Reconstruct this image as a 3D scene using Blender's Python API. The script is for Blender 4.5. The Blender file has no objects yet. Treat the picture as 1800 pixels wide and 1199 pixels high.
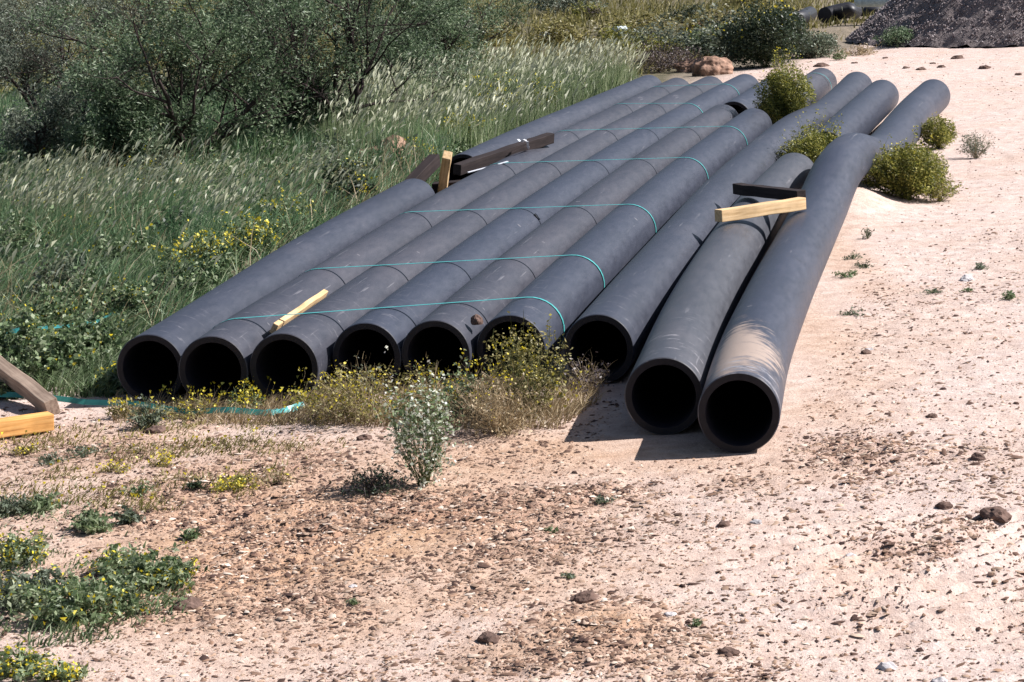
import bpy, math, random
import numpy as np
from mathutils import Vector, Matrix, Quaternion

# ------------------------------------------------------------------ camera, sky, sun, exposure
scene = bpy.context.scene
COL = scene.collection
F_PX, PITCH, ROLL, CAM_H = 4500.46, 0.16857, -0.06128, 2.3461
_fwd = Vector((0, math.cos(PITCH), -math.sin(PITCH)))
_r0 = Vector((1, 0, 0)); _u0 = _r0.cross(_fwd)
_R = math.cos(ROLL)*_r0 + math.sin(ROLL)*_u0
_U = -math.sin(ROLL)*_r0 + math.cos(ROLL)*_u0
cd = bpy.data.cameras.new('camera'); cam = bpy.data.objects.new('camera', cd); COL.objects.link(cam)
cd.sensor_width = 36; cd.lens = 36*F_PX/1800; cd.clip_start = 0.1; cd.clip_end = 3000
cam.matrix_world = Matrix(((_R.x, _U.x, -_fwd.x, 0), (_R.y, _U.y, -_fwd.y, 0), (_R.z, _U.z, -_fwd.z, CAM_H), (0, 0, 0, 1)))
scene.camera = cam

SUN_EL = math.radians(42)
sh = Vector((-math.cos(math.radians(-4)), math.sin(math.radians(-4)), 0))      # where shadows fall
w = bpy.data.worlds.new('World'); scene.world = w; w.use_nodes = True
nt = w.node_tree; sky = nt.nodes.new('ShaderNodeTexSky'); sky.sky_type = 'NISHITA'; sky.sun_disc = False
sky.sun_elevation = SUN_EL; sky.sun_rotation = math.atan2(-sh.x, -sh.y)
bg = nt.nodes['Background']; bg.inputs['Strength'].default_value = 0.05
nt.links.new(sky.outputs[0], bg.inputs['Color'])
ld = bpy.data.lights.new('sun', 'SUN'); ld.energy = 5.0; ld.angle = math.radians(0.5); ld.color = (1, 0.965, 0.94)
sun = bpy.data.objects.new('sun', ld); COL.objects.link(sun)
trav = Vector((sh.x*math.cos(SUN_EL), sh.y*math.cos(SUN_EL), -math.sin(SUN_EL)))
sun.rotation_euler = trav.to_track_quat('-Z', 'Y').to_euler()
vs = scene.view_settings; vs.view_transform = 'Standard'; vs.look = 'None'; vs.gamma = 1; vs.exposure = 0.85

# ------------------------------------------------------------------ frame of reference
TH = 0.2149                                             # heading of the row of pipes
DV = np.array([math.sin(TH), math.cos(TH)]); NV = np.array([DV[1], -DV[0]])
def W(al, ac, z=0.0):
    p = al*DV + ac*NV
    return Vector((p[0], p[1], z))
def gp(u, v, z=0.0):
    """ground (height z) point seen at pixel u, v of the 1800 px photograph"""
    dd = _fwd*F_PX + _R*(u-900) - _U*(v-599.5)
    t = (z-CAM_H)/dd.z
    return Vector((dd.x*t, dd.y*t, z))
def along(x, y): return x*DV[0]+y*DV[1]
def across(x, y): return x*NV[0]+y*NV[1]

rng = np.random.default_rng(7)
random.seed(7)

# ------------------------------------------------------------------ noise on numpy arrays
def _hash(ix, iy, s):
    n = (ix*374761393 + iy*668265263 + s*1274126177) & 0xffffffff
    n = ((n ^ (n >> 13))*1103515245) & 0xffffffff
    n = (n ^ (n >> 16)) & 0xffffffff
    return (n & 0xffff)/65535.0
def vnoise(x, y, s=0):
    x = np.asarray(x, float); y = np.asarray(y, float)
    ix = np.floor(x).astype(np.int64); iy = np.floor(y).astype(np.int64)
    fx = x-ix; fy = y-iy; fx = fx*fx*(3-2*fx); fy = fy*fy*(3-2*fy)
    a = _hash(ix, iy, s); b = _hash(ix+1, iy, s); c = _hash(ix, iy+1, s); d = _hash(ix+1, iy+1, s)
    return (a*(1-fx)+b*fx)*(1-fy)+(c*(1-fx)+d*fx)*fy
def fbm(x, y, s=0, o=4):
    t = 0; a = .5; n = 0
    for k in range(o):
        t = t+a*vnoise(x*2**k+17.3*k, y*2**k-9.1*k, s+k); n += a; a *= .5
    return t/n
def sstep(a, b, x):
    t = np.clip((x-a)/(b-a), 0, 1); return t*t*(3-2*t)

# ------------------------------------------------------------------ materials
def newmat(name):
    m = bpy.data.materials.new(name); m.use_nodes = True
    n = m.node_tree.nodes; b = n['Principled BSDF']
    return m, m.node_tree, b
def ramp(nt, stops, interp='LINEAR'):
    r = nt.nodes.new('ShaderNodeValToRGB'); e = r.color_ramp.elements; r.color_ramp.interpolation = interp
    while len(e) > 1: e.remove(e[-1])
    e[0].position = stops[0][0]; e[0].color = (*stops[0][1], 1)
    for p, c in stops[1:]:
        x = e.new(p); x.color = (*c, 1)
    return r
def noise(nt, scale, detail=4, vec=None, rough=.55):
    n = nt.nodes.new('ShaderNodeTexNoise'); n.inputs['Scale'].default_value = scale
    n.inputs['Detail'].default_value = detail; n.inputs['Roughness'].default_value = rough
    if vec is not None: nt.links.new(vec, n.inputs['Vector'])
    return n
def mixc(nt, fac, a, b, mode='MIX'):
    m = nt.nodes.new('ShaderNodeMix'); m.data_type = 'RGBA'; m.blend_type = mode
    for s, v in ((m.inputs[0], fac), (m.inputs[6], a), (m.inputs[7], b)):
        if isinstance(v, (int, float)): s.default_value = v
        elif isinstance(v, tuple): s.default_value = (*v, 1)
        else: nt.links.new(v, s)
    return m.outputs[2]
def mathn(nt, op, a, b=None, clamp=False):
    m = nt.nodes.new('ShaderNodeMath'); m.operation = op; m.use_clamp = clamp
    for i, v in enumerate((a, b)):
        if v is None: continue
        if isinstance(v, (int, float)): m.inputs[i].default_value = v
        else: nt.links.new(v, m.inputs[i])
    return m.outputs[0]
def mrange(nt, v, a, b, c=0, d=1):
    m = nt.nodes.new('ShaderNodeMapRange'); nt.links.new(v, m.inputs[0])
    for i, x in enumerate((a, b, c, d)): m.inputs[i+1].default_value = x
    return m.outputs[0]
def bump(nt, b, h, strength=.5, dist=.01):
    bn = nt.nodes.new('ShaderNodeBump'); bn.inputs['Strength'].default_value = strength
    bn.inputs['Distance'].default_value = dist; nt.links.new(h, bn.inputs['Height']); nt.links.new(bn.outputs[0], b.inputs['Normal'])

def leaf_mat(name, cols, trans=.25, rough=.5, spec=.4):
    """each leaf or blade (mesh island) takes its own shade out of cols"""
    m, nt, b = newmat(name)
    g = nt.nodes.new('ShaderNodeNewGeometry')
    st = [(i/(len(cols)-1), c) for i, c in enumerate(cols)] if len(cols) > 1 else [(0, cols[0])]
    r = ramp(nt, st); nt.links.new(g.outputs['Random Per Island'], r.inputs[0])
    tc = nt.nodes.new('ShaderNodeTexCoord'); n = noise(nt, 1.3, 3, tc.outputs['Object'])
    f = mrange(nt, n.outputs[0], .3, .7, .72, 1.25)
    c = mixc(nt, 1.0, r.outputs[0], f, 'MULTIPLY')
    nt.links.new(c, b.inputs['Base Color']); b.inputs['Roughness'].default_value = rough
    b.inputs['Specular IOR Level'].default_value = spec
    t = nt.nodes.new('ShaderNodeBsdfTranslucent'); nt.links.new(c, t.inputs['Color'])
    mx = nt.nodes.new('ShaderNodeMixShader'); mx.inputs[0].default_value = trans
    nt.links.new(b.outputs[0], mx.inputs[1]); nt.links.new(t.outputs[0], mx.inputs[2])
    nt.links.new(mx.outputs[0], nt.nodes['Material Output'].inputs[0])
    return m

M = {}
# weathered sand / soil
def ground_mat():
    m, nt, b = newmat('sandy_soil')
    tc = nt.nodes.new('ShaderNodeTexCoord'); P = tc.outputs['Object']
    at = nt.nodes.new('ShaderNodeAttribute'); at.attribute_name = 'zone'
    sep = nt.nodes.new('ShaderNodeSeparateColor'); nt.links.new(at.outputs['Color'], sep.inputs[0])
    litter, veg, warm = sep.outputs[0], sep.outputs[1], sep.outputs[2]
    n1 = noise(nt, 1.1, 6, P); n2 = noise(nt, 9, 6, P, .65); n3 = noise(nt, 60, 5, P, .7); n4 = noise(nt, 230, 3, P, .6)
    base = ramp(nt, [(.3, (.48, .36, .31)), (.5, (.58, .46, .41)), (.7, (.66, .55, .505))]); nt.links.new(n2.outputs[0], base.inputs[0])
    warmc = ramp(nt, [(.25, (.31, .18, .11)), (.5, (.49, .315, .205)), (.75, (.60, .425, .30))]); nt.links.new(n2.outputs[0], warmc.inputs[0])
    wf = mathn(nt, 'ADD', warm, mrange(nt, n1.outputs[0], .45, .75, 0, .35), True)
    c = mixc(nt, wf, base.outputs[0], warmc.outputs[0])
    # fine grains, dark and light
    c = mixc(nt, .85, c, mrange(nt, n3.outputs[0], .25, .75, .72, 1.2), 'MULTIPLY')
    c = mixc(nt, .8, c, mrange(nt, n4.outputs[0], .3, .7, .75, 1.18), 'MULTIPLY')
    # small brown crumbs whose number follows the litter zones
    v = nt.nodes.new('ShaderNodeTexVoronoi'); v.inputs['Scale'].default_value = 34; v.feature = 'F1'
    mp = nt.nodes.new('ShaderNodeMapping'); mp.inputs['Scale'].default_value = (.62, 1, 1); mp.inputs['Rotation'].default_value = (0, 0, .3)
    wob = noise(nt, 25, 2, P); wadd = nt.nodes.new('ShaderNodeVectorMath'); wadd.operation = 'MULTIPLY_ADD'
    nt.links.new(wob.outputs['Color'], wadd.inputs[0]); wadd.inputs[1].default_value = (.05, .05, 0); nt.links.new(P, wadd.inputs[2])
    nt.links.new(wadd.outputs[0], mp.inputs[0]); nt.links.new(mp.outputs[0], v.inputs['Vector'])
    sc = nt.nodes.new('ShaderNodeSeparateColor'); nt.links.new(v.outputs['Color'], sc.inputs[0])
    size = mathn(nt, 'MULTIPLY', sc.outputs[0], mathn(nt, 'ADD', mathn(nt, 'MULTIPLY', litter, .55), .12))
    cr = mathn(nt, 'LESS_THAN', v.outputs['Distance'], size)
    keep = mathn(nt, 'LESS_THAN', sc.outputs[1], mathn(nt, 'ADD', mathn(nt, 'MULTIPLY', litter, .6), .16))
    cr = mathn(nt, 'MULTIPLY', cr, keep)
    crc = ramp(nt, [(0, (.14, .075, .06)), (.6, (.27, .16, .12)), (.85, (.4, .29, .22)), (1, (.7, .6, .52))]); nt.links.new(sc.outputs[2], crc.inputs[0])
    c = mixc(nt, mathn(nt, 'MULTIPLY', cr, .8), c, crc.outputs[0])
    lt = mathn(nt, 'MULTIPLY', litter, mrange(nt, n2.outputs[0], .38, .56, .1, .8), True)
    c = mixc(nt, lt, c, (.37, .215, .15))
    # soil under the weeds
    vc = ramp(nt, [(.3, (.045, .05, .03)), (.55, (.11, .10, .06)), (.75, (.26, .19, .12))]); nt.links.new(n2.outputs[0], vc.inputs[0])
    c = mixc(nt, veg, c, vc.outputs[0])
    nt.links.new(c, b.inputs['Base Color']); b.inputs['Roughness'].default_value = .95; b.inputs['Specular IOR Level'].default_value = .1
    h = mathn(nt, 'ADD', mathn(nt, 'MULTIPLY', n3.outputs[0], 1.0), mathn(nt, 'MULTIPLY', n2.outputs[0], 2.2))
    h = mathn(nt, 'ADD', h, mathn(nt, 'MULTIPLY', n4.outputs[0], .35)); h = mathn(nt, 'ADD', h, mathn(nt, 'MULTIPLY', cr, .5))
    bump(nt, b, h, .55, .016)
    return m
M['ground'] = ground_mat()

def pipe_mat(name, dirt=0.0, scuff=0.35, tint=(.078, .078, .090), seed=0):
    m, nt, b = newmat(name)
    uv = nt.nodes.new('ShaderNodeUVMap'); uv.uv_map = 'pipe'          # x = arc round the pipe (m), y = metres from the near end
    sp = nt.nodes.new('ShaderNodeSeparateXYZ'); nt.links.new(uv.outputs[0], sp.inputs[0])
    mp = nt.nodes.new('ShaderNodeMapping'); nt.links.new(uv.outputs[0], mp.inputs[0]); mp.inputs['Location'].default_value = (seed*3.7, seed*11.3, 0)
    P = mp.outputs[0]
    mpl = nt.nodes.new('ShaderNodeMapping'); nt.links.new(P, mpl.inputs[0]); mpl.inputs['Scale'].default_value = (1, .22, 1)
    n1 = noise(nt, 2.6, 5, mpl.outputs[0], .6); n2 = noise(nt, 22, 6, mpl.outputs[0], .65)
    mps = nt.nodes.new('ShaderNodeMapping'); nt.links.new(P, mps.inputs[0]); mps.inputs['Scale'].default_value = (9, 1.2, 1)
    n3 = noise(nt, 5, 5, mps.outputs[0], .6)
    a = ramp(nt, [(.3, tuple(x*.84 for x in tint)), (.7, tuple(x*1.18 for x in tint))]); nt.links.new(n1.outputs[0], a.inputs[0])
    c = mixc(nt, 1.0, a.outputs[0], mrange(nt, n2.outputs[0], .3, .7, .86, 1.14), 'MULTIPLY')
    c = mixc(nt, mrange(nt, n3.outputs[0], .60, .80, 0, .35), c, (.085, .08, .085))
    # dust that settled on the pipe, thin and uneven
    c = mixc(nt, mrange(nt, n1.outputs[0], .55, .8, 0, .22), c, (.12, .10, .095))
    # scuffs round the near end
    mpq = nt.nodes.new('ShaderNodeMapping'); nt.links.new(P, mpq.inputs[0]); mpq.inputs['Scale'].default_value = (2.2, 7, 1); mpq.inputs['Rotation'].default_value = (0, 0, .25)
    n4 = noise(nt, 3.0, 6, mpq.outputs[0], .7)
    near = mrange(nt, sp.outputs[1], .1, 1.6, 1, 0)
    sf = mathn(nt, 'MULTIPLY', mrange(nt, n4.outputs[0], .58, .72, 0, 1), mathn(nt, 'MULTIPLY', near, scuff), True)
    c = mixc(nt, sf, c, (.36, .34, .36))
    mq = nt.nodes.new('ShaderNodeMapping'); nt.links.new(P, mq.inputs[0]); mq.inputs['Scale'].default_value = (14, .55, 1); mq.inputs['Rotation'].default_value = (0, 0, .12)
    n5 = noise(nt, 2.4, 3, mq.outputs[0], .5)
    c = mixc(nt, mathn(nt, 'MULTIPLY', mrange(nt, n5.outputs[0], .665, .70, 0, .55), mrange(nt, n1.outputs[0], .48, .6, 0, 1)), c, (.17, .165, .18))
    n6 = noise(nt, 9, 4, P, .6)
    c = mixc(nt, mrange(nt, n6.outputs[0], .70, .74, 0, .55), c, (.20, .19, .20))
    c = mixc(nt, mathn(nt, 'MULTIPLY', mrange(nt, n6.outputs[0], .34, .28, 0, .6), mrange(nt, n1.outputs[0], .45, .6, 0, 1)), c, (.014, .014, .02))
    if dirt > 0:
        # tan mud smeared over the top a little behind the mouth
        y0 = mathn(nt, 'ABSOLUTE', mathn(nt, 'SUBTRACT', sp.outputs[1], .62))
        x0 = mathn(nt, 'ABSOLUTE', mathn(nt, 'SUBTRACT', sp.outputs[0], .60))
        d = mathn(nt, 'ADD', mathn(nt, 'MULTIPLY', y0, 1.1), mathn(nt, 'MULTIPLY', x0, 2.6))
        d = mathn(nt, 'ADD', d, mathn(nt, 'MULTIPLY', mathn(nt, 'SUBTRACT', n4.outputs[0], .5), 2.2))
        d = mathn(nt, 'ADD', d, mathn(nt, 'MULTIPLY', mathn(nt, 'SUBTRACT', n6.outputs[0], .5), .9))
        f = mrange(nt, d, .46, .86, dirt, 0)
        c = mixc(nt, f, c, (.36, .275, .225))
        y1 = mathn(nt, 'ABSOLUTE', mathn(nt, 'SUBTRACT', sp.outputs[1], .16))
        f2 = mathn(nt, 'MULTIPLY', mrange(nt, y1, 0, .25, 1, 0), mrange(nt, n4.outputs[0], .50, .62, 0, .8))
        f2 = mathn(nt, 'MULTIPLY', f2, mrange(nt, x0, .2, .3, 1, 0))
        c = mixc(nt, f2, c, (.42, .40, .42))
    nt.links.new(c, b.inputs['Base Color'])
    nt.links.new(mrange(nt, n2.outputs[0], .3, .7, .42, .58), b.inputs['Roughness']); b.inputs['Specular IOR Level'].default_value = .5
    bump(nt, b, mathn(nt, 'ADD', n2.outputs[0], n1.outputs[0]), .06, .01)
    return m
def plain(name, col, rough=.6, spec=.4, var=.25, scale=20, bumps=.2):
    m, nt, b = newmat(name); tc = nt.nodes.new('ShaderNodeTexCoord'); n = noise(nt, scale, 5, tc.outputs['Object'], .65)
    c = mixc(nt, 1.0, col, mrange(nt, n.outputs[0], .3, .7, 1-var, 1+var), 'MULTIPLY')
    nt.links.new(c, b.inputs['Base Color']); b.inputs['Roughness'].default_value = rough; b.inputs['Specular IOR Level'].default_value = spec
    bump(nt, b, n.outputs[0], bumps, .01)
    return m
def wood(name, c0, c1, c2):
    m, nt, b = newmat(name)
    uv = nt.nodes.new('ShaderNodeTexCoord'); mp = nt.nodes.new('ShaderNodeMapping'); nt.links.new(uv.outputs['Object'], mp.inputs[0])
    mp.inputs['Scale'].default_value = (1.2, 26, 26)
    n = noise(nt, 2.2, 6, mp.outputs[0], .6); n2 = noise(nt, 9, 4, uv.outputs['Object'])
    r = ramp(nt, [(.3, c0), (.5, c1), (.72, c2)]); nt.links.new(n.outputs[0], r.inputs[0])
    c = mixc(nt, .7, r.outputs[0], mrange(nt, n2.outputs[0], .3, .7, .75, 1.15), 'MULTIPLY')
    nt.links.new(c, b.inputs['Base Color']); b.inputs['Roughness'].default_value = .8; b.inputs['Specular IOR Level'].default_value = .2
    bump(nt, b, n.outputs[0], .4, .004)
    return m
M['bore'] = plain('pipe_bore', (.014, .013, .019), .6, .3)
M['rim'] = plain('pipe_cut_end', (.012, .011, .015), .7, .3)
M['wood_pale'] = wood('pale_pine', (.42, .27, .13), (.62, .43, .24), (.70, .52, .31))
M['wood_orange'] = wood('orange_pine', (.40, .17, .05), (.66, .34, .11), (.74, .44, .17))
M['wood_grey'] = wood('weathered_wood', (.17, .12, .09), (.30, .22, .17), (.40, .31, .24))
M['wood_dark'] = wood('creosoted_and_shaded_wood', (.014, .010, .010), (.024, .017, .017), (.04, .029, .028))  # dark brown wood; also paints the shade on the short rear timber
M['teal'] = plain('teal_plastic', (.065, .34, .34), .35, .5, .2, 30, .05)
M['teal_dark'] = plain('teal_plastic_dusty', (.045, .24, .21), .45, .4, .35, 12, .05)
M['white_film'] = plain('white_film', (.75, .76, .80), .5, .4, .1)
M['rubber'] = plain('black_plastic', (.02, .02, .026), .5, .4)
M['bluepipe'] = plain('pale_plastic', (.50, .58, .62), .5, .4)
M['bark'] = plain('mesquite_bark', (.050, .038, .036), .9, .1, .4, 40, .6)
M['twig'] = plain('dry_twig', (.22, .18, .14), .9, .1, .3, 30)
M['twig_green'] = plain('green_stem', (.10, .12, .05), .8, .2, .3, 30)
M['mesq'] = leaf_mat('mesquite_leaf', [(.026, .05, .026), (.075, .125, .06), (.14, .20, .105), (.36, .43, .28)], .42)
M['mesq2'] = leaf_mat('mesquite_leaf_grey', [(.045, .06, .042), (.10, .125, .085), (.18, .21, .15), (.38, .41, .33)], .35)
M['grass'] = leaf_mat('grass_green', [(.035, .08, .035), (.07, .15, .065), (.12, .22, .10), (.20, .30, .15), (.38, .43, .27)], .4)
M['grass_pale'] = leaf_mat('grass_pale', [(.07, .11, .045), (.14, .20, .085), (.24, .29, .15), (.40, .42, .28)], .4)
M['seed'] = leaf_mat('seed_head', [(.28, .30, .17), (.44, .45, .30), (.66, .66, .50)], .4)
M['dry'] = leaf_mat('dry_straw', [(.22, .16, .09), (.34, .26, .15), (.46, .37, .24)], .25)
M['creo'] = leaf_mat('yellowgreen_leaf', [(.06, .08, .018), (.16, .175, .035), (.28, .27, .055), (.45, .41, .12)], .4)
M['weed'] = leaf_mat('weed_leaf', [(.04, .07, .03), (.10, .155, .065), (.19, .26, .125), (.42, .47, .31)], .35)
M['weed_light'] = leaf_mat('weed_leaf_light', [(.06, .10, .045), (.14, .20, .09), (.25, .31, .17), (.48, .53, .36)], .4)
M['weed_grey'] = leaf_mat('greygreen_leaf', [(.07, .09, .06), (.13, .16, .11), (.20, .23, .16)], .25)
M['olive'] = leaf_mat('olive_leaf', [(.09, .09, .025), (.18, .165, .05), (.28, .245, .085), (.38, .33, .15)], .3)
M['darkleaf'] = leaf_mat('dark_leaf', [(.02, .035, .02), (.035, .055, .03), (.06, .085, .04)], .2)
M['purple'] = leaf_mat('purplish_twigs', [(.06, .045, .05), (.10, .075, .08), (.15, .12, .11)], .1)
M['yellow'] = leaf_mat('yellow_flower', [(.55, .45, .02), (.75, .62, .04), (.8, .72, .15)], .3)
M['white'] = leaf_mat('white_flower', [(.50, .55, .42), (.68, .71, .60), (.80, .80, .74)], .35)
M['chip'] = leaf_mat('litter_chips', [(.05, .03, .027), (.10, .06, .047), (.17, .105, .078), (.27, .18, .13), (.40, .29, .22), (.62, .52, .44)], 0, .9, .1)
M['clod'] = plain('dirt_clod', (.13, .085, .07), .95, .1, .4, 30, .7)
M['stone'] = plain('pale_stone', (.45, .42, .42), .8, .2, .2, 12, .3)
M['rock'] = plain('tan_rock', (.27, .17, .125), .9, .1, .8, 6, .9)

# ------------------------------------------------------------------ object helpers
def tag(o, label=None, cat=None, group=None, kind=None):
    if label: o['label'] = label
    if cat: o['category'] = cat
    if group: o['group'] = group
    if kind: o['kind'] = kind
    return o
def empty(name, loc, rz=0):
    o = bpy.data.objects.new(name, None); COL.objects.link(o); o.location = loc; o.rotation_euler = (0, 0, rz); o.empty_display_size = .1
    return o
def mesh_np(name, verts, faces_by_n, mats, parent=None, matidx=None, smooth=False, link=True):
    """verts (n,3); faces_by_n: list of int arrays (k, 3 or 4)"""
    me = bpy.data.meshes.new(name); verts = np.asarray(verts, np.float32)
    me.vertices.add(len(verts)); me.vertices.foreach_set('co', verts.ravel())
    loops = np.concatenate([f.ravel() for f in faces_by_n]).astype(np.int32)
    tot = np.concatenate([np.full(len(f), f.shape[1]) for f in faces_by_n]).astype(np.int32)
    st = np.concatenate([[0], np.cumsum(tot)[:-1]]).astype(np.int32)
    me.loops.add(len(loops)); me.loops.foreach_set('vertex_index', loops)
    me.polygons.add(len(tot)); me.polygons.foreach_set('loop_start', st); me.polygons.foreach_set('loop_total', tot)
    if matidx is not None: me.polygons.foreach_set('material_index', np.asarray(matidx, np.int32))
    if smooth: me.polygons.foreach_set('use_smooth', np.ones(len(tot), bool))
    me.update(calc_edges=True)
    for m in (mats if isinstance(mats, (list, tuple)) else [mats]): me.materials.append(m)
    o = bpy.data.objects.new(name, me)
    if link: COL.objects.link(o)
    if parent: o.parent = parent
    return o
class MB:
    def __init__(s): s.v = []; s.f = []; s.m = []
    def add(s, vs, fs, mi=0):
        b = len(s.v); s.v += [tuple(x) for x in vs]; s.f += [tuple(i+b for i in f) for f in fs]; s.m += [mi]*len(fs)
    def tube(s, pts, rad, n=6, mi=0, cap=True):
        pts = [Vector(p) for p in pts]; k = len(pts); vs = []; ref = Vector((.3, .2, 1)).normalized()
        for i, p in enumerate(pts):
            t = (pts[min(i+1, k-1)]-pts[max(i-1, 0)]).normalized()
            a = t.cross(ref)
            if a.length < .05: a = t.cross(Vector((1, 0, 0)))
            a.normalize(); b = t.cross(a)
            r = rad[i] if hasattr(rad, '__len__') else rad
            for j in range(n):
                q = 2*math.pi*j/n; vs.append(p+a*math.cos(q)*r+b*math.sin(q)*r)
        fs = [(i*n+j, i*n+(j+1) % n, (i+1)*n+(j+1) % n, (i+1)*n+j) for i in range(k-1) for j in range(n)]
        if cap: fs += [tuple(range(n))[::-1], tuple((k-1)*n+j for j in range(n))]
        s.add(vs, fs, mi)
    def build(s, name, mats, parent=None, smooth=False):
        me = bpy.data.meshes.new(name); me.from_pydata(s.v, [], s.f)
        for m in (mats if isinstance(mats, (list, tuple)) else [mats]): me.materials.append(m)
        me.polygons.foreach_set('material_index', s.m)
        if smooth: me.polygons.foreach_set('use_smooth', [True]*len(s.f))
        me.update(); o = bpy.data.objects.new(name, me); COL.objects.link(o)
        if parent: o.parent = parent
        return o
def rough_box(name, p0, p1, wd, ht, mat, parent=None, roll=0.0, endcut=0.0, seed=0, bev=.004):
    """a sawn timber from p0 to p1 (centre line), bevelled, slightly irregular; its local x axis runs along the grain"""
    import bmesh
    p0 = Vector(p0); p1 = Vector(p1); L = (p1-p0).length; bm = bmesh.new(); R = random.Random(seed)
    n = max(4, int(L/.12)); rings = []
    for i in range(n+1):
        t = i/n; x = -L/2+L*t; dy = .0025*R.uniform(-1, 1); dz = .0025*R.uniform(-1, 1)
        ring = []
        for (a, b_) in ((-1, -1), (1, -1), (1, 1), (-1, 1)):
            xx = x + (endcut*b_ if i in (0, n) else 0)
            ring.append(bm.verts.new((xx, a*wd/2+dy, b_*ht/2+dz)))
        rings.append(ring)
    for i in range(n):
        for j in range(4): bm.faces.new((rings[i][j], rings[i][(j+1) % 4], rings[i+1][(j+1) % 4], rings[i+1][j]))
    bm.faces.new(rings[0][::-1]); bm.faces.new(rings[-1])
    bmesh.ops.recalc_face_normals(bm, faces=bm.faces)
    es = [e for e in bm.edges if e.calc_face_angle(0) > .8]
    bmesh.ops.bevel(bm, geom=es, offset=bev, segments=2, affect='EDGES', profile=.5)
    me = bpy.data.meshes.new(name); bm.to_mesh(me); bm.free(); me.materials.append(mat)
    o = bpy.data.objects.new(name, me); COL.objects.link(o)
    x = (p1-p0).normalized(); y = Vector((0, 0, 1)).cross(x)
    if y.length < .01: y = Vector((0, 1, 0))
    y.normalize(); z = x.cross(y)
    q = Quaternion(x, roll); y = q @ y; z = q @ z
    mid = (p0+p1)/2
    o.matrix_world = Matrix(((x.x, y.x, z.x, mid.x), (x.y, y.y, z.y, mid.y), (x.z, y.z, z.z, mid.z), (0, 0, 0, 1)))
    return o

# ------------------------------------------------------------------ ground
ROW_L = -4.66                                            # left foot of the row
def blob(x, y, u, v, ru, rv_m):
    p = gp(u, v); s = (gp(u+ru, v)-p).length
    return np.exp(-(((x-p.x)/s)**2+((y-p.y)/rv_m)**2))
LITTER = [(640, 900, 420, .75, .9), (1080, 850, 260, .45, .8), (1330, 770, 120, .3, .5), (1480, 790, 160, .5, .6), (400, 840, 250, .5, .7), (1060, 1120, 150, .28, .9), (1640, 1000, 180, .45, .75),
          (1760, 920, 120, .25, .8), (560, 1060, 260, .3, .6), (350, 1010, 200, .35, .6), (1700, 1120, 140, .25, .6), (900, 960, 260, .3, .55), (150, 790, 200, .4, .5), (850, 1180, 300, .15, .6), (1330, 1190, 200, .12, .4), (1560, 860, 200, .4, .5)]
WARM = [(560, 930, 520, 1.6, 1.0), (150, 800, 260, .9, .6), (900, 810, 400, .6, .9), (1000, 1150, 260, .3, .8), (1060, 1120, 170, .35, 1.0), (620, 850, 420, .9, .75), (1080, 800, 260, .6, .7), (350, 1000, 350, .6, .45), (1450, 600, 90, 1.4, .55), (1480, 450, 60, 1.5, .45), (1500, 1000, 130, .3, .3), (1420, 720, 120, .6, .4), (1300, 840, 200, .4, .4), (700, 1060, 330, .4, .5)]
def zone_litter(x, y):
    t = 0*x
    for u, v, a, b, s in LITTER: t = np.maximum(t, s*blob(x, y, u, v, a, b))
    n = fbm(x*2.1, y*2.1, 5)
    return np.clip(t*sstep(.33, .62, n)*1.35+.16*sstep(.5, .7, fbm(x*1.1, y*.9, 9)), 0, 1)
def zone_warm(x, y):
    t = 0*x
    for u, v, a, b, s in WARM: t = np.maximum(t, s*blob(x, y, u, v, a, b))
    return np.clip(t*(.6+.8*fbm(x*1.5, y*1.5, 21)), 0, 1)
FAR0 = gp(1150, 172); FAR1 = gp(1530, 78)
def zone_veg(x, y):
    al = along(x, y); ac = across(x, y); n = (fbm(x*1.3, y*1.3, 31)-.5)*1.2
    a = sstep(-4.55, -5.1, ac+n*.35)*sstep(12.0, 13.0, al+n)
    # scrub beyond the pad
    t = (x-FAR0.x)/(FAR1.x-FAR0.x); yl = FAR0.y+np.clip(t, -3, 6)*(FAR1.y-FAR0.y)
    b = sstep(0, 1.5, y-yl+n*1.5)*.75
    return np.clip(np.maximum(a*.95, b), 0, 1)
def row_mask(x, y):
    al = along(x, y); ac = across(x, y)
    return sstep(-5.1, -4.7, ac)*sstep(-.9, -1.25, ac)*sstep(10.0, 10.7, al)*sstep(30, 29, al)
def foot_mask(x, y):
    al = along(x, y); ac = across(x, y)
    return sstep(-4.9, -4.6, ac)*sstep(-1.05, -1.25, ac)*sstep(10.2, 10.6, al+np.where(ac < -2.0, -1.5, 0))*sstep(30, 29, al)
def gh(x, y):
    x = np.asarray(x, float); y = np.asarray(y, float)
    keep = 1-.8*row_mask(x, y)
    h = (fbm(x*.7, y*.7, 41, 3)-.5)*.035 + (fbm(x*4, y*4, 43, 3)-.5)*.016
    lit = zone_litter(x, y)
    h = h + (fbm(x*16, y*16, 47, 3)-.5)*(.010+.055*lit)
    m = gp(1050, 1130); h = h + .045*np.exp(-(((x-m.x)/.28)**2+((y-m.y)/.35)**2))*(0.7+.6*fbm(x*9, y*9, 51))
    # shallow tyre marks curving through the lower right
    p = gp(1680, 1010); dx = x-p.x; dy = y-p.y
    r = np.hypot(dx+1.1, dy-1.9); a = np.arctan2(dy-1.9, dx+1.1)
    rut = sstep(.9, .3, np.abs(dx))*sstep(1.1, .4, np.abs(dy))
    h = h + rut*.016*np.sin(r*62+3*vnoise(x*5, y*5, 61))*(.4+vnoise(a*40, r*8, 62))
    far = sstep(26, 45, y); h = h + far*(fbm(x*.22, y*.22, 71, 3)-.5)*.5
    mound = .15*np.exp(-((along(x, y)-18.75)/.75)**2-((across(x, y)+1.48)/.26)**2)     # the hump the last pipe rides over
    return h*keep+mound
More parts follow.
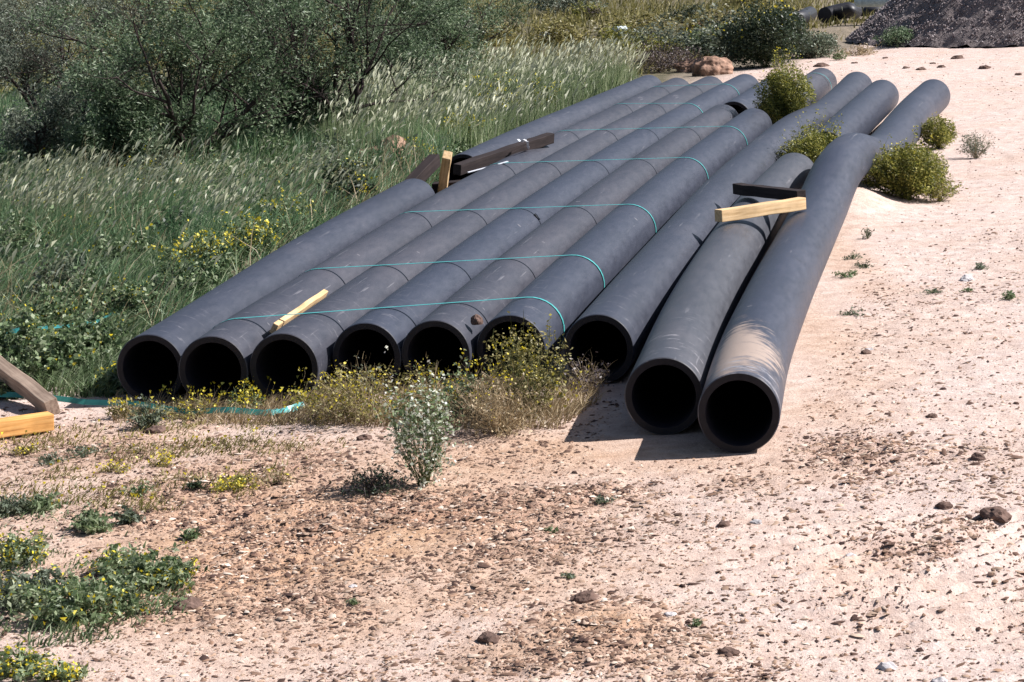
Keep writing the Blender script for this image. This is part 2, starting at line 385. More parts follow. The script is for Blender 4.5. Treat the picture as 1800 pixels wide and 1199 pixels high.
def build_ground():
    ys = [-60, -20, -5, 0, 3, 5, 6, 6.6]; y = 6.9
    while y < 32: ys.append(y); y *= 1.0024
    while y < 1500: ys.append(y); y *= 1.03
    ys = np.array(ys)
    cs = np.concatenate([-np.geomspace(60, .3, 22), np.linspace(-.27, .27, 430), np.geomspace(.3, 60, 22)])
    X = cs[None, :]*np.maximum(np.abs(ys), 6.6)[:, None]; Y = np.repeat(ys[:, None], len(cs), 1)
    Z = gh(X, Y); Z = np.where(Y < 6.7, 0, Z)
    V = np.stack([X, Y, Z], -1).reshape(-1, 3); nx = len(cs); ny = len(ys)
    i = (np.arange(ny-1)[:, None]*nx+np.arange(nx-1)[None, :]).ravel()
    Fq = np.stack([i, i+1, i+nx+1, i+nx], -1)
    o = mesh_np('ground', V, [Fq], M['ground'], smooth=True); o['kind'] = 'structure'
    a = o.data.color_attributes.new('zone', 'FLOAT_COLOR', 'POINT')
    xf, yf = X.ravel(), Y.ravel()
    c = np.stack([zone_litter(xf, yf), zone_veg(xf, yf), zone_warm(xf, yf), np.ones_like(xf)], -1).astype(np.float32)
    a.data.foreach_set('color', c.ravel())
build_ground()
def on(p, dz=0.0): return Vector((p[0], p[1], float(gh(p[0], p[1]))+dz))

# ------------------------------------------------------------------ pipes
RO = .1745; WALL = .034
def pipe(path, label, mat, ro=RO, mats=None):
    """path: centre-line points (along, across, z); a hollow pipe with cut ends: wall, rim and bore in one mesh"""
    P = [W(*p) for p in path]
    # resample smoothly
    ds = [0]
    for a, b in zip(P, P[1:]): ds.append(ds[-1]+(b-a).length)
    L = ds[-1]; n = max(24, int(L/.18)); pts = []
    arr = np.array([[*p] for p in P]); ds = np.array(ds); tt = np.linspace(0, L, n+1)
    if len(P) > 2:
        # monotone-ish cubic through the points
        m = np.gradient(arr, ds, axis=0)
        idx = np.clip(np.searchsorted(ds, tt, side='right')-1, 0, len(ds)-2); h = (ds[idx+1]-ds[idx]); s = (tt-ds[idx])/h
        s_ = s[:, None]; h_ = h[:, None]
        pts = (2*s_**3-3*s_**2+1)*arr[idx]+(s_**3-2*s_**2+s_)*h_*m[idx]+(-2*s_**3+3*s_**2)*arr[idx+1]+(s_**3-s_**2)*h_*m[idx+1]
    else: pts = arr[0]+(arr[1]-arr[0])*(tt/L)[:, None]
    org = pts[0].copy(); org[2] = 0
    N = 64; V = []; UV = []
    T = np.gradient(pts, axis=0); T /= np.linalg.norm(T, axis=1)[:, None]
    up = np.array([0, 0, 1.]); A = np.cross(T, up); A /= np.linalg.norm(A, axis=1)[:, None]; B = np.cross(A, T)
    ang = -np.pi/2 + 2*np.pi*np.arange(N)/N           # starts at the bottom
    def ring(i, r, push=0): return pts[i]+T[i]*push+r*(A[i]*np.cos(ang)[:, None]+B[i]*np.sin(ang)[:, None])-org
    secs = []                                        # (ring verts, u, v, material of the band that follows)
    ri = ro-WALL; bv = .004; D1 = 1.2
    for i in range(n, -1, -1):
        if i == n: secs += [(ring(n, ri, -.6), 2), (ring(n, ri), 1), (ring(n, ro-bv), 0), (ring(n, ro, -bv), 0)]
        elif i == 0: secs += [(ring(0, ro, bv), 0), (ring(0, ro-bv, 0), 1), (ring(0, ri+.002), 2), (ring(0, ri, .004), 2)]
        else: secs.append((ring(i, ro), 0))
    inner = list(range(1, n))
    for i in inner: secs.append((ring(i, ri), 2))
    V = np.concatenate([s[0] for s in secs]); K = len(secs)
    i = (np.arange(K-1)[:, None]*N+np.arange(N)[None, :]); j = (np.arange(K-1)[:, None]*N+((np.arange(N)+1) % N)[None, :])
    Fq = np.stack([i, i+N, j+N, j], -1).reshape(-1, 4)
    mi = np.repeat([s[1] for s in secs[:-1]], N)
    o = mesh_np('plastic_pipe', V, [Fq], [mat, M['rim'], M['bore']], matidx=mi, smooth=True)
    o.location = org
    uvl = o.data.uv_layers.new(name='pipe')
    # arc from the bottom, distance from the near end
    along_v = np.array([np.linalg.norm(s[0].mean(0)[:2]+org[:2]-pts[0][:2]) for s in secs])
    u0 = np.repeat(np.arange(N)[None, :], K-1, 0); u1 = u0+1
    cu = np.stack([u0, u0, u1, u1], -1)*(2*np.pi*ro/N); cv = np.stack([np.repeat(along_v[:-1, None], N, 1), np.repeat(along_v[1:, None], N, 1), np.repeat(along_v[1:, None], N, 1), np.repeat(along_v[:-1, None], N, 1)], -1)
    uvl.data.foreach_set('uv', np.stack([cu, cv], -1).astype(np.float32).ravel())
    sh_ = np.ones(len(mi), bool); sh_[mi == 1] = False; o.data.polygons.foreach_set('use_smooth', sh_)
    try: o.data.set_sharp_from_angle(angle=math.radians(40))
    except Exception: pass
    tag(o, label, 'pipe', 'black plastic pipes laid side by side')
    return o
Z = RO
PM = [pipe_mat('weathered_black_plastic', 0, .5, (.031, .035, .052), 1), pipe_mat('weathered_black_plastic_grey', 0, .5, (.036, .037, .050), 2), pipe_mat('weathered_black_plastic_blue', 0, .45, (.030, .035, .054), 3)]
P2P = [(11.82, -4.093, Z), (12.5, -4.135, Z), (14.3, -4.19, Z), (16, -4.26, Z), (18.5, -4.315, Z), (21, -4.29, Z), (23.1, -4.245, Z), (26, -4.18, Z), (28.2, -4.114, Z)]
P4P = [(12.10, -3.385, Z), (13.6, -3.45, Z), (16, -3.521, Z), (18.8, -3.56, Z), (21.4, -3.557, Z), (23.9, -3.51, Z), (26.3, -3.45, Z), (28.3, -3.37, Z)]
P6P = [(12.22, -2.675, Z), (13.6, -2.72, Z), (16, -2.775, Z), (18.8, -2.81, Z), (21.4, -2.80, Z), (23.74, -2.76, Z)]
pipe([(11.92, -4.455, Z), (12.5, -4.49, Z), (13.8, -4.58, Z), (15.3, -4.68, Z), (17.5, -4.757, Z), (18.75, -4.785, Z)], 'leftmost black pipe beside the green weeds, its far end at the timber gap', PM[0])
pipe([(20.5, -4.80, Z), (22.7, -4.77, Z), (25.07, -4.68, Z), (27.9, -4.567, Z), (28.85, -4.53, Z)], 'black pipe continuing the leftmost line beyond the timber gap, beside the long dark beam', PM[0])
pipe(P2P, 'strapped black pipe second from the left, leftmost one inside the teal straps', PM[1])
pipe([(11.85, -3.738, Z), (13.5, -3.80, Z), (16, -3.88, Z), (18.8, -3.942, Z), (21.4, -3.935, Z), (24, -3.875, Z), (26.3, -3.815, Z), (28.2, -3.745, Z)], 'strapped black pipe third from the left with a pale stick lying against its near end', PM[1])
pipe(P4P, 'strapped black pipe fourth from the left, mouth above the yellow weeds', PM[2])
pipe([(12.12, -3.035, Z), (13.6, -3.09, Z), (16, -3.15, Z), (18.8, -3.185, Z), (21.3, -3.185, Z), (24.35, -3.13, Z)], 'strapped black pipe fifth from the left with a dirt clod beside its mouth', PM[1])
pipe([(24.75, -3.07, Z-.01), (28.3, -2.98, Z)], 'short far length of black pipe behind the fifth pipe, running behind the olive bush', PM[2])
pipe(P6P, 'strapped black pipe on the right of the bundle, bright teal straps over its shoulder', PM[2])
pipe([(24.75, -2.68, Z), (28.7, -2.56, Z)], 'black pipe end peeping out behind the right side of the upright olive bush', PM[1])
pipe([(12.17, -2.225, Z), (13.8, -2.27, Z), (15.6, -2.31, Z), (18.6, -2.365, Z), (21, -2.345, Z), (23.0, -2.28, Z+.01), (24.3, -2.15, Z), (25.5, -2.12, Z), (27.86, -2.107, Z)], 'long unstrapped black pipe right of the bundle, with a slight kink near the bushes', PM[0])
P8 = pipe_mat('scuffed_black_plastic', 0, 1.0, (.050, .052, .064), 5)
P9 = pipe_mat('muddy_black_plastic', .85, .7, (.031, .036, .056), 8)
pipe([(10.95, -1.722, Z), (13, -1.86, Z), (15.3, -1.955, Z), (17.6, -2.0, Z), (19.55, -1.98, Z)], 'scuffed black pipe carrying the two short timbers, second from the right', P8)
pipe([(21.2, -1.885, Z), (23.5, -1.84, Z), (26.55, -1.755, Z)], 'far black pipe starting behind the low round bush, in line with the scuffed pipe', PM[2])
pipe([(10.554, -1.344, Z), (11.7, -1.42, Z), (13.5, -1.49, Z), (15.6, -1.545, Z), (17.0, -1.555, Z+.05), (18.3, -1.53, Z+.17), (19.15, -1.50, Z+.17), (20.1, -1.41, Z+.04), (21.3, -1.375, Z), (22.8, -1.35, Z), (24.4, -1.31, Z), (26.31, -1.225, Z)],
     'rightmost black pipe with tan mud on its near end and a hump halfway', P9)

# ------------------------------------------------------------------ teal straps round the bundle (pipes two to six)
SX = -4.103; SPX = .3575
def strap(t, i0=-4.103, i1=-2.66, label='', wdt=.023, phi=.145):
    m = MB(); r = RO+.0025; th = .0012
    path = []                                           # (across, z, normal)
    for k in range(13):
        a = math.radians(230-k*140/12); path.append((i0+r*math.cos(a), Z+r*math.sin(a), math.cos(a), math.sin(a)))
    for k in range(1, 12): path.append((i0+(i1-i0)*k/12, Z+r-.004*math.sin(math.pi*k/12)*0, 0, 1))
    for k in range(15):
        a = math.radians(90-k*150/14); path.append((i1+r*math.cos(a), Z+r*math.sin(a), math.cos(a), math.sin(a)))
    vs = []
    base = t
    for (c, z, nx, nz) in path:
        al = base+(c-i0)*phi
        for (da, dn) in ((-wdt/2, 0), (wdt/2, 0), (wdt/2, th), (-wdt/2, th)):
            p = W(al+da, c+nx*dn, z+nz*dn); vs.append(p)
    k = len(path); fs = []
    for i in range(k-1):
        for j in range(4): fs.append((i*4+j, i*4+(j+1) % 4, (i+1)*4+(j+1) % 4, (i+1)*4+j))
    m.add(vs, fs)
    o = m.build('strap', M['teal']); c0 = W(base, (i0+i1)/2, 0)
    o.data.transform(Matrix.Translation(-c0)); o.location = c0
    tag(o, label, 'strap', 'teal straps round the bundle')
def at_al(path, al): return float(np.interp(al, [p[0] for p in path], [p[1] for p in path]))
SPX_ = [((408, 561), (889, 524.5)), ((558, 473), (982, 450)), ((727, 373), (1100, 360)), ((890, 287), (1215, 277)), ((990, 230), (1287, 222)), ((1080, 183), (1211, 182)), ((1160, 152), (1276, 148))]
sl = ['nearest teal strap, just behind the pipe mouths', 'second teal strap from the near end of the pipe bundle', 'third teal strap from the near end, crossing ahead of the gap timbers',
      'fourth teal strap from the near end, level with the long dark beam', 'fifth teal strap from the near end, just past the tip of the long dark beam', 'sixth teal strap, in front of the upright olive bush', 'farthest teal strap over the left pipes']
for k, (A, B) in enumerate(SPX_):
    pa = gp(*A, .349); pb = gp(*B, .349); a0 = along(pa.x, pa.y); a1 = along(pb.x, pb.y)
    c0_ = at_al(P2P, a0); c1_ = at_al(P6P if k < 5 else P4P, a1); ph = (a1-a0)/(c1_-c0_)
    strap(a0, c0_, c1_, sl[k], phi=ph)
    if k == 2: cl4 = (a0+(at_al(P4P, a0)-c0_)*ph, at_al(P4P, a0))
bk = rough_box('buckle', W(cl4[0]-.02, cl4[1]+.115, Z+RO*.76+.004), W(cl4[0]-.02, cl4[1]+.148, Z+RO*.53+.004), .035, .010, M['rubber'], seed=9, bev=.001); tag(bk, 'small dark strap clip on the right flank of the fourth pipe', 'strap clip')
strap(27.9, -2.565, -2.56, 'short teal strap on the pipe end behind the right of the olive bush')

# ------------------------------------------------------------------ timbers
t = rough_box('timber', gp(1262, 380, .405), gp(1411, 357, .405), .07, .075, M['wood_pale'], seed=1); tag(t, 'short pale squared timber lying across the scuffed pipe, sunlit face', 'timber')
a = W(16.85, -2.09, .40); b = W(16.2, -1.60, .415)
t = rough_box('timber', a, b, .07, .07, M['wood_dark'], seed=2); tag(t, 'short timber lying behind the pale one on the scuffed pipe, its shade painted dark', 'timber')  # its shaded face is put into the colour by the dark wood
t = rough_box('timber', gp(481, 578, .30), gp(570, 518, .31), .03, .055, M['wood_pale'], seed=3, roll=.5); tag(t, 'narrow pale stick lying in the groove between the second and third pipes', 'timber')
t = rough_box('timber', gp(803, 298, .33), gp(968, 242, .395), .07, .085, M['wood_dark'], seed=4, roll=.15); tag(t, 'long dark brown beam lying over the left pipes with white film round it', 'beam')
t = rough_box('timber', gp(776, 345, .06), gp(786, 272, .44), .07, .075, M['wood_pale'], seed=5, roll=-.35); tag(t, 'short pale timber standing upright in the gap of the leftmost pipe', 'timber')
t = rough_box('timber', W(19.5, -5.08, .14), W(20.3, -4.98, .33), .09, .10, M['wood_dark'], seed=6); tag(t, 'dark timber propped behind the upright pale one in the pipe gap', 'timber')
t = rough_box('timber', W(20.05, -4.95, .09), W(20.1, -4.52, .10), .16, .16, M['wood_dark'], seed=7); tag(t, 'black block low in the gap of the leftmost pipe', 'timber')
t = rough_box('timber', gp(822, 304, .30), gp(893, 284, .36), .03, .010, M['white_film'], seed=8); tag(t, 'torn white plastic strip under the long dark beam', 'plastic strip'); t.name = 'plastic_strip'
# white film round the beam
def ribbon(name, pts, wd, mat, label=None, cat=None, normal=None, jit=0, seed=0, th=.0015):
    R = random.Random(seed); P = [Vector(p) for p in pts]
    dense = []
    for a, b in zip(P, P[1:]):
        for k in range(8): dense.append(a.lerp(b, k/8)+Vector((R.uniform(-1, 1), R.uniform(-1, 1), R.uniform(-.4, 1)))*jit)
    dense.append(P[-1]); m = MB(); vs = []
    for i, p in enumerate(dense):
        tdir = (dense[min(i+1, len(dense)-1)]-dense[max(i-1, 0)]).normalized()
        nn = (normal or Vector((0, 0, 1))); side = tdir.cross(nn).normalized()
        q = Quaternion(tdir, .5*math.sin(i*.45+seed)*(1 if jit else 0)); side = q @ side; n2 = side.cross(tdir)
        for s_, h_ in ((-1, 0), (1, 0), (1, 1), (-1, 1)): vs.append(p+side*s_*wd/2+n2*h_*th)
    k = len(dense); m.add(vs, [(i*4+j, i*4+(j+1) % 4, (i+1)*4+(j+1) % 4, (i+1)*4+j) for i in range(k-1) for j in range(4)]+[(3, 2, 1, 0), (k*4-4, k*4-3, k*4-2, k*4-1)])
    o = m.build(name, mat); c = sum(dense, Vector())/len(dense); o.data.transform(Matrix.Translation(-c)); o.location = c
    if label: tag(o, label, cat)
    return o
ribbon('film_wrap', [gp(917, 250, .44), gp(921, 246, .47), gp(927, 250, .45), gp(928, 262, .36)], .02, M['white_film'], 'crumpled white film tied round the long dark beam', 'plastic film', jit=.004, seed=3)
ribbon('film_scrap', [W(21.35, -4.50, .372), W(21.15, -4.44, .372), W(20.95, -4.40, .372)], .02, M['white_film'], 'thin white tape end on the pipe behind the long dark beam', 'tape')
# timbers at the left edge
t = rough_box('timber', gp(-60, 600, .22), gp(92, 716, .045), .07, .085, M['wood_grey'], seed=11, roll=.25); tag(t, 'weathered grey-brown timber slanting into the ground at the left edge', 'timber')
t = rough_box('timber', gp(-120, 770, .075), gp(90, 740, .055), .07, .08, M['wood_orange'], seed=12, roll=.1); tag(t, 'orange sawn timber with a split, lying at the left edge', 'timber')
# loose strap on the ground
lp = [(-40, 706), (60, 712), (150, 718), (240, 726), (330, 735), (400, 737), (470, 737)]
ribbon('loose_strap', [on(gp(u, v), .03+.015*(i % 2)) for i, (u, v) in enumerate(lp)], .03, M['teal_dark'], 'dusty loose teal strap running along the ground past the left pipe mouths', 'strap', normal=Vector((0, -.75, .5)), jit=.0)
ribbon('loose_strap', [on(gp(u, v), .03) for u, v in [(470, 737), (500, 733), (536, 723)]], .032, M['teal'], 'bright curled teal strap end by the yellow weeds in front of the pipes', 'strap', normal=Vector((0, -.8, .5)), jit=.003, seed=2)
ribbon('loose_strap', [on(gp(u, v), .10) for u, v in [(-20, 614), (60, 608), (140, 602), (170, 596), (205, 580)]], .028, M['teal'], 'crumpled teal strap lying in the leafy weeds left of the pipes', 'strap', normal=Vector((0, -.8, .5)), jit=.004, seed=5)

# ------------------------------------------------------------------ stones and clods
def lump(name, p, sx, sy, sz, mat, label, cat, seed=0, group=None, rot=0, sub=3, amp=.35):
    import bmesh
    bm = bmesh.new(); bmesh.ops.create_icosphere(bm, subdivisions=sub, radius=1)
    R = random.Random(seed); off = Vector((R.uniform(0, 50), R.uniform(0, 50), R.uniform(0, 50)))
    from mathutils import noise as mn
    for v in bm.verts:
        d = 1+amp*mn.noise(v.co*1.3+off)+amp*.5*mn.noise(v.co*3.1+off)+amp*.25*mn.noise(v.co*7+off)
        c = v.co*d; c.z = max(c.z, -.35); v.co = Vector((c.x*sx, c.y*sy, c.z*sz))
    me = bpy.data.meshes.new(name); bm.to_mesh(me); bm.free(); me.materials.append(mat)
    if sub > 3: me.polygons.foreach_set('use_smooth', [False]*len(me.polygons))
    o = bpy.data.objects.new(name, me); COL.objects.link(o); o.location = p; o.rotation_euler = (0, 0, rot); tag(o, label, cat, group)
    return o
cl = [(640, 772, .035, 'dark clod alone on the sand below the yellow weeds'), (1272, 923, .032, 'roundish dark clod on the pale sand below the pipe shadows'), (1720, 808, .036, 'dark clod near the right edge beside the pad'),
      (1638, 737, .026, 'small dark clod on the pad right of the muddy pipe mouth'), (1522, 620, .034, 'dark flat clod on the pad to the right of the muddy pipe'), (1750, 915, .06, 'largest jagged clod in the litter at the right edge'),
      (1660, 895, .035, 'clod in the litter left of the largest right-edge clod'), (1030, 1062, .05, 'dark clod on top of the small orange mound'), (860, 1135, .045, 'dark clod in the bark litter left of the orange mound'),
      (1280, 1155, .033, 'flat dark clod near the bottom edge'), (330, 1065, .05, 'dark crumbly clod right of the big weed patch'), (815, 576, .0, ''), (1506, 1077, .02, 'bluish dark pebble on the pale sand'), (275, 760, .05, 'black clod under the blue-green weed by the pipes'),
      (900, 935, .03, 'dark clod in the litter at the centre of the foreground')]
for i, (u, v, r, lb) in enumerate(cl):
    if r <= 0: continue
    p = on(gp(u, v)); lump('dirt_clod', p, r, r*.8, r*.6, M['clod'], lb, 'clod', 20+i, 'dark dirt clods on the sand', rot=i)
lump('dirt_clod', W(12.30, -2.86, .305), .03, .03, .035, M['clod'], 'reddish clod stuck between the fifth and sixth pipe mouths', 'clod', 77, None)
st = [(1527, 613, 0.022, 'white stone beside the dark flat clod right of the muddy pipe'), (1700, 492, .05, 'flat grey stone on the pad right of the pipes'), (1330, 920, .022, 'small blue-grey pebble below the pipe shadows'), (1495, 980, .032, 'pale round stone in the tyre-marked litter'),
      (1560, 1174, .035, 'pale round stone at the bottom edge'), (1178, 1090, .022, 'blue-grey pebble right of the orange mound'), (620, 1030, .02, 'white angular stone in the left litter'), (1652, 1197, .025, 'pale blue pebble cut by the bottom edge')]
for i, (u, v, r, lb) in enumerate(st):
    lump('stone', on(gp(u, v)), r, r*.8, r*.55, M['stone'], lb, 'stone', 60+i, 'pale stones on the sand', rot=i*1.3)
far_cl = [(1684, 99, .11), (1731, 119, .10), (1655, 118, .08), (1618, 122, .08), (1592, 120, .07), (1502, 108, .07), (1443, 114, .12), (1556, 97, .05), (1790, 130, .06), (1640, 112, .05)]
for i, (u, v, r) in enumerate(far_cl):
    lump('dirt_clod', on(gp(u, v)), r*.8, r*.7, r*.42, M['clod'], 'flat dark clod on the pale sand beyond the far pipe ends', 'clod', 90+i, 'dark clods beyond the far pipe ends', rot=i)
lump('rock', on(gp(1255, 128), .03), .27, .22, .21, M['rock'], 'big tan and brown rock behind the far ends of the left pipes', 'rock', 5, sub=5, amp=.22)
lump('rock', on(gp(1215, 120), .03), .22, .2, .14, M['rock'], 'low pale rock leaning against the left of the big tan rock', 'rock', 6, sub=4)
lump('rock', on(gp(1235, 62), .05), .35, .3, .18, M['rock'], 'low reddish rock in the scrub above the big tan rock', 'rock', 9, sub=4)
lump('rock', on(gp(690, 292), .05), .30, .25, .20, M['rock'], 'pale crumbling rock in the weeds left of the pipe gap', 'rock', 7, sub=4)

# litter: thousands of bark chips, crumbs and pebbles
def litter(name, n, ylo, yhi, smin, smax, dens, label=None, seed=1, xr=.235, flat=.35):
    r = np.random.default_rng(seed)
    y = np.exp(r.uniform(math.log(ylo), math.log(yhi), n*6)); x = r.uniform(-xr, xr, n*6)*y
    k = r.uniform(0, 1, n*6) < dens(x, y); x = x[k][:n]; y = y[k][:n]; n = len(x)
    z = gh(x, y)
    s = smin*(smax/smin)**(r.uniform(0, 1, n)**2.2); a = r.uniform(0, 2*np.pi, n)
    lx = s*r.uniform(.8, 1.7, n); ly = s*r.uniform(.4, .9, n); lz = s*r.uniform(flat*.5, flat*1.6, n)
    base = np.array([[1, 0, 0], [.4, .9, .1], [-.7, .8, 0], [-1, -.3, .1], [-.2, -1, 0], [.75, -.7, .1], [.45, .15, .8], [-.45, -.1, .85]])
    Vb = base[None]*(1+.35*r.uniform(-1, 1, (n, 8, 3))); Vb = Vb*np.stack([lx, ly, lz], -1)[:, None, :]
    ti = r.normal(0, .14, n); zz = Vb[:, :, 2]+Vb[:, :, 0]*ti[:, None]
    ca, sa = np.cos(a)[:, None], np.sin(a)[:, None]
    V = np.stack([x[:, None]+Vb[:, :, 0]*ca-Vb[:, :, 1]*sa, y[:, None]+Vb[:, :, 0]*sa+Vb[:, :, 1]*ca, z[:, None]+np.maximum(zz, -.003)+.001], -1).reshape(-1, 3)
    tri = np.array([[0, 1, 6], [1, 7, 6], [1, 2, 7], [2, 3, 7], [3, 4, 7], [4, 6, 7], [4, 5, 6], [5, 0, 6]])
    F = (np.arange(n)[:, None, None]*8+tri[None]).reshape(-1, 3)
    o = mesh_np(name, V, [F], M['chip']); tag(o, label, 'litter', None, 'stuff'); return o
def d_chip(x, y):
    l = zone_litter(x, y); v = zone_veg(x, y)
    return np.clip(.03+l*1.0, 0, 1)*(1-foot_mask(x, y))*(1-.7*v)
M['crumb'] = leaf_mat('soil_crumbs', [(.11, .065, .05), (.22, .135, .095), (.36, .235, .165), (.52, .37, .28)], 0, .95, .05)
def d_crumb(x, y): return np.clip(.02+zone_litter(x, y)*.7+zone_warm(x, y)*.35, 0, 1)*(1-foot_mask(x, y))*(1-.7*zone_veg(x, y))
def d_peb(x, y): return np.clip(.45+.5*zone_litter(x, y), 0, 1)*(1-foot_mask(x, y))*(1-.8*zone_veg(x, y))
litter('bark_litter', 38000, 7.0, 17, .0028, .019, d_chip, 'brown bark chips and crumbs scattered over the sandy ground', 1)
_m = M['chip']; M['chip'] = M['crumb']
litter('soil_crumbs', 30000, 7.0, 17, .003, .013, d_crumb, 'reddish brown soil crumbs over the disturbed part of the sand', 4, flat=.5)
M['chip'] = _m
litter('gravel_crumbs', 17000, 7.0, 36, .003, .012, d_peb, 'small dark and pale crumbs strewn thinly over the sand', 2, flat=.7)

# ------------------------------------------------------------------ grasses and plants
def in_poly(x, y, poly):
    c = np.zeros(len(x), bool); j = len(poly)-1
    for i in range(len(poly)):
        xi, yi = poly[i][0], poly[i][1]; xj, yj = poly[j][0], poly[j][1]
        if yi != yj: c ^= ((yi > y) != (yj > y)) & (x < (xj-xi)*(y-yi)/(yj-yi)+xi)
        j = i
    return c
def blades(x, y, z, h, wd, lean, ldir, r, seg=3):
    """curved tapering blades, one quad strip each"""
    n = len(x); face = r.uniform(0, np.pi, n); V = np.zeros((n, (seg+1)*2, 3))
    for k in range(seg+1):
        t = k/seg; off = lean*h*t**1.8; hh = h*(t-.25*lean*t*t); w2 = wd*(1-t)**.7/2+.0004
        cx = x+off*np.cos(ldir); cy = y+off*np.sin(ldir); cz = z+hh
        V[:, 2*k] = np.stack([cx-w2*np.cos(face), cy-w2*np.sin(face), cz], -1); V[:, 2*k+1] = np.stack([cx+w2*np.cos(face), cy+w2*np.sin(face), cz], -1)
    q = np.array([[2*k, 2*k+1, 2*k+3, 2*k+2] for k in range(seg)])
    F = (np.arange(n)[:, None, None]*(seg+1)*2+q[None]).reshape(-1, 4)
    tips = (V[:, -1]+V[:, -2])/2
    return V.reshape(-1, 3), F, tips
def scatter_poly(poly, n, r, clump=0.0, scale=1.5, seed=3):
    xs = [p[0] for p in poly]; ys = [p[1] for p in poly]; X = []; Y = []
    tot = 0
    while tot < n:
        x = r.uniform(min(xs), max(xs), n*3); y = r.uniform(min(ys), max(ys), n*3)
        k = in_poly(x, y, poly)
        if clump > 0: k &= r.uniform(0, 1, n*3) < sstep(clump-.15, clump+.15, fbm(x*scale, y*scale, seed))+.03
        X.append(x[k]); Y.append(y[k]); tot += k.sum()
    return np.concatenate(X)[:n], np.concatenate(Y)[:n]
def seedheads(tips, ldir, r, ln=.09, wd=.011):
    n = len(tips); a = r.uniform(0, np.pi, n)
    L = ln*r.uniform(.6, 1.4, n); dx = np.cos(ldir)*L*.6; dy = np.sin(ldir)*L*.6; dz = L*r.uniform(.2, .9, n)
    w2 = wd*r.uniform(.6, 1.3, n)
    p0 = tips; p2 = tips+np.stack([dx, dy, dz], -1); pm = (p0+p2)/2+np.array([0, 0, .012])
    s = np.stack([np.cos(a)*w2, np.sin(a)*w2, 0*a], -1)
    V = np.stack([p0, pm-s, p2, pm+s], 1).reshape(-1, 3); F = np.arange(n*4).reshape(-1, 4)
    return V, F
def join_parts(parts):
    Vs, Fs, ms, off = [], [], [], 0
    for V, F, mi in parts:
        Vs.append(V); Fs.append(F+off); ms.append(np.full(len(F), mi)); off += len(V)
    return np.concatenate(Vs), Fs, np.concatenate(ms)
def grass_field(name, poly, n, hmin, hmax, wd, mats, label, seed, seedfrac=.1, lean=.35, wind=0.2, clump=.45, scale=1.5, cat='grass', sl=.09):
    r = np.random.default_rng(seed); x, y = scatter_poly(poly, n, r, clump, scale, seed)
    z = gh(x, y)-.005; patch = fbm(x*1.1, y*1.1, seed+5)
    h = (hmin+(hmax-hmin)*r.uniform(0, 1, n))*(.55+.9*patch); ld = wind+r.normal(0, 1.1, n); le = np.abs(r.normal(lean, .25, n))
    V, F, tips = blades(x, y, z, h, wd*r.uniform(.6, 1.4, n), le, ld, r)
    parts = [(V, F, 0)]
    if seedfrac > 0:
        k = int(n*seedfrac); xs, ys = scatter_poly(poly, k, r, clump+.05, scale, seed)
        hh = hmax*r.uniform(.75, 1.35, k)*(.6+.8*fbm(xs*1.1, ys*1.1, seed+5)); ldd = wind+r.normal(0, .5, k)
        V2, F2, t2 = blades(xs, ys, gh(xs, ys), hh, np.full(k, .0035), np.abs(r.normal(.3, .15, k)), ldd, r, 4); parts.append((V2, F2, 0))
        V3, F3 = seedheads(t2, ldd, r, sl); parts.append((V3, F3, 1))
    V, Fs, ms = join_parts(parts)
    o = mesh_np(name, V, Fs, mats, matidx=ms); tag(o, label, cat, None, 'stuff'); return o
L_ = lambda al, ac: tuple(W(al, ac))[:2]
FIELD = [L_(13.6, -4.95), L_(15.5, -5.1), L_(17.5, -5.2), L_(21.8, -5.2), L_(22.5, -7.2), L_(23.5, -10.5), L_(17.5, -9.0), L_(13.8, -6.6)]
grass_field('tall_grass', FIELD, 42000, .07, .27, .010, [M['grass'], M['seed']], 'fine green grass left of the pipes', 3, .012, .75, .1, .45, 2.2)
grass_field('seeding_grass', [L_(17.2, -5.5), L_(20.6, -5.5), L_(21.6, -7.0), L_(21.8, -9.4), L_(18.6, -8.6), L_(17.2, -6.9)], 9000, .14, .34, .008, [M['grass'], M['seed']], 'bent pale seed heads rising from the green grass left of the pipes', 14, .26, .7, .1, .60, 1.9, sl=.085)
grass_field('weedy_cover', FIELD, 26000, .04, .2, .015, [M['weed'], M['yellow']], 'broad-leaved green weeds mixed into the grass left of the pipes', 15, .006, .9, 0, .58, 1.1, 'ground cover', .02)
grass_field('dry_stalks', FIELD, 2600, .15, .42, .006, [M['dry'], M['seed']], 'dry straw stalks among the green grass left of the pipes', 16, .1, .9, 0, .5, .9)
grass_field('pale_grass', [L_(23.5, -5.2), L_(30.5, -4.9), L_(33.0, -5.6), L_(32.5, -7.3), L_(26.5, -8.0), L_(23.0, -6.6)], 26000, .15, .45, .012, [M['grass_pale'], M['seed']], 'pale seeding grass beyond the left pipes', 4, .17, .16, .8, .42, 2.0, sl=.12)
grass_field('shaded_grass', [L_(21.8, -5.2), L_(24.5, -6.0), L_(30, -9), L_(34, -14), L_(28, -15), L_(23.0, -11)], 34000, .12, .40, .010, [M['grass'], M['seed']], 'grass growing under and around the mesquite bushes', 5, .03, .35, .2, .42)
grass_field('far_grass', [L_(33.5, -5.8), L_(39, -4.0), L_(46, -1.5), L_(90, 3), L_(105, -38), L_(60, -30), L_(36, -17), L_(33, -9)], 90000, .06, .28, .022, [M['olive'], M['seed']], 'olive ground cover of the far scrub field', 6, .01, .5, .2, .45, .5, 'ground cover')

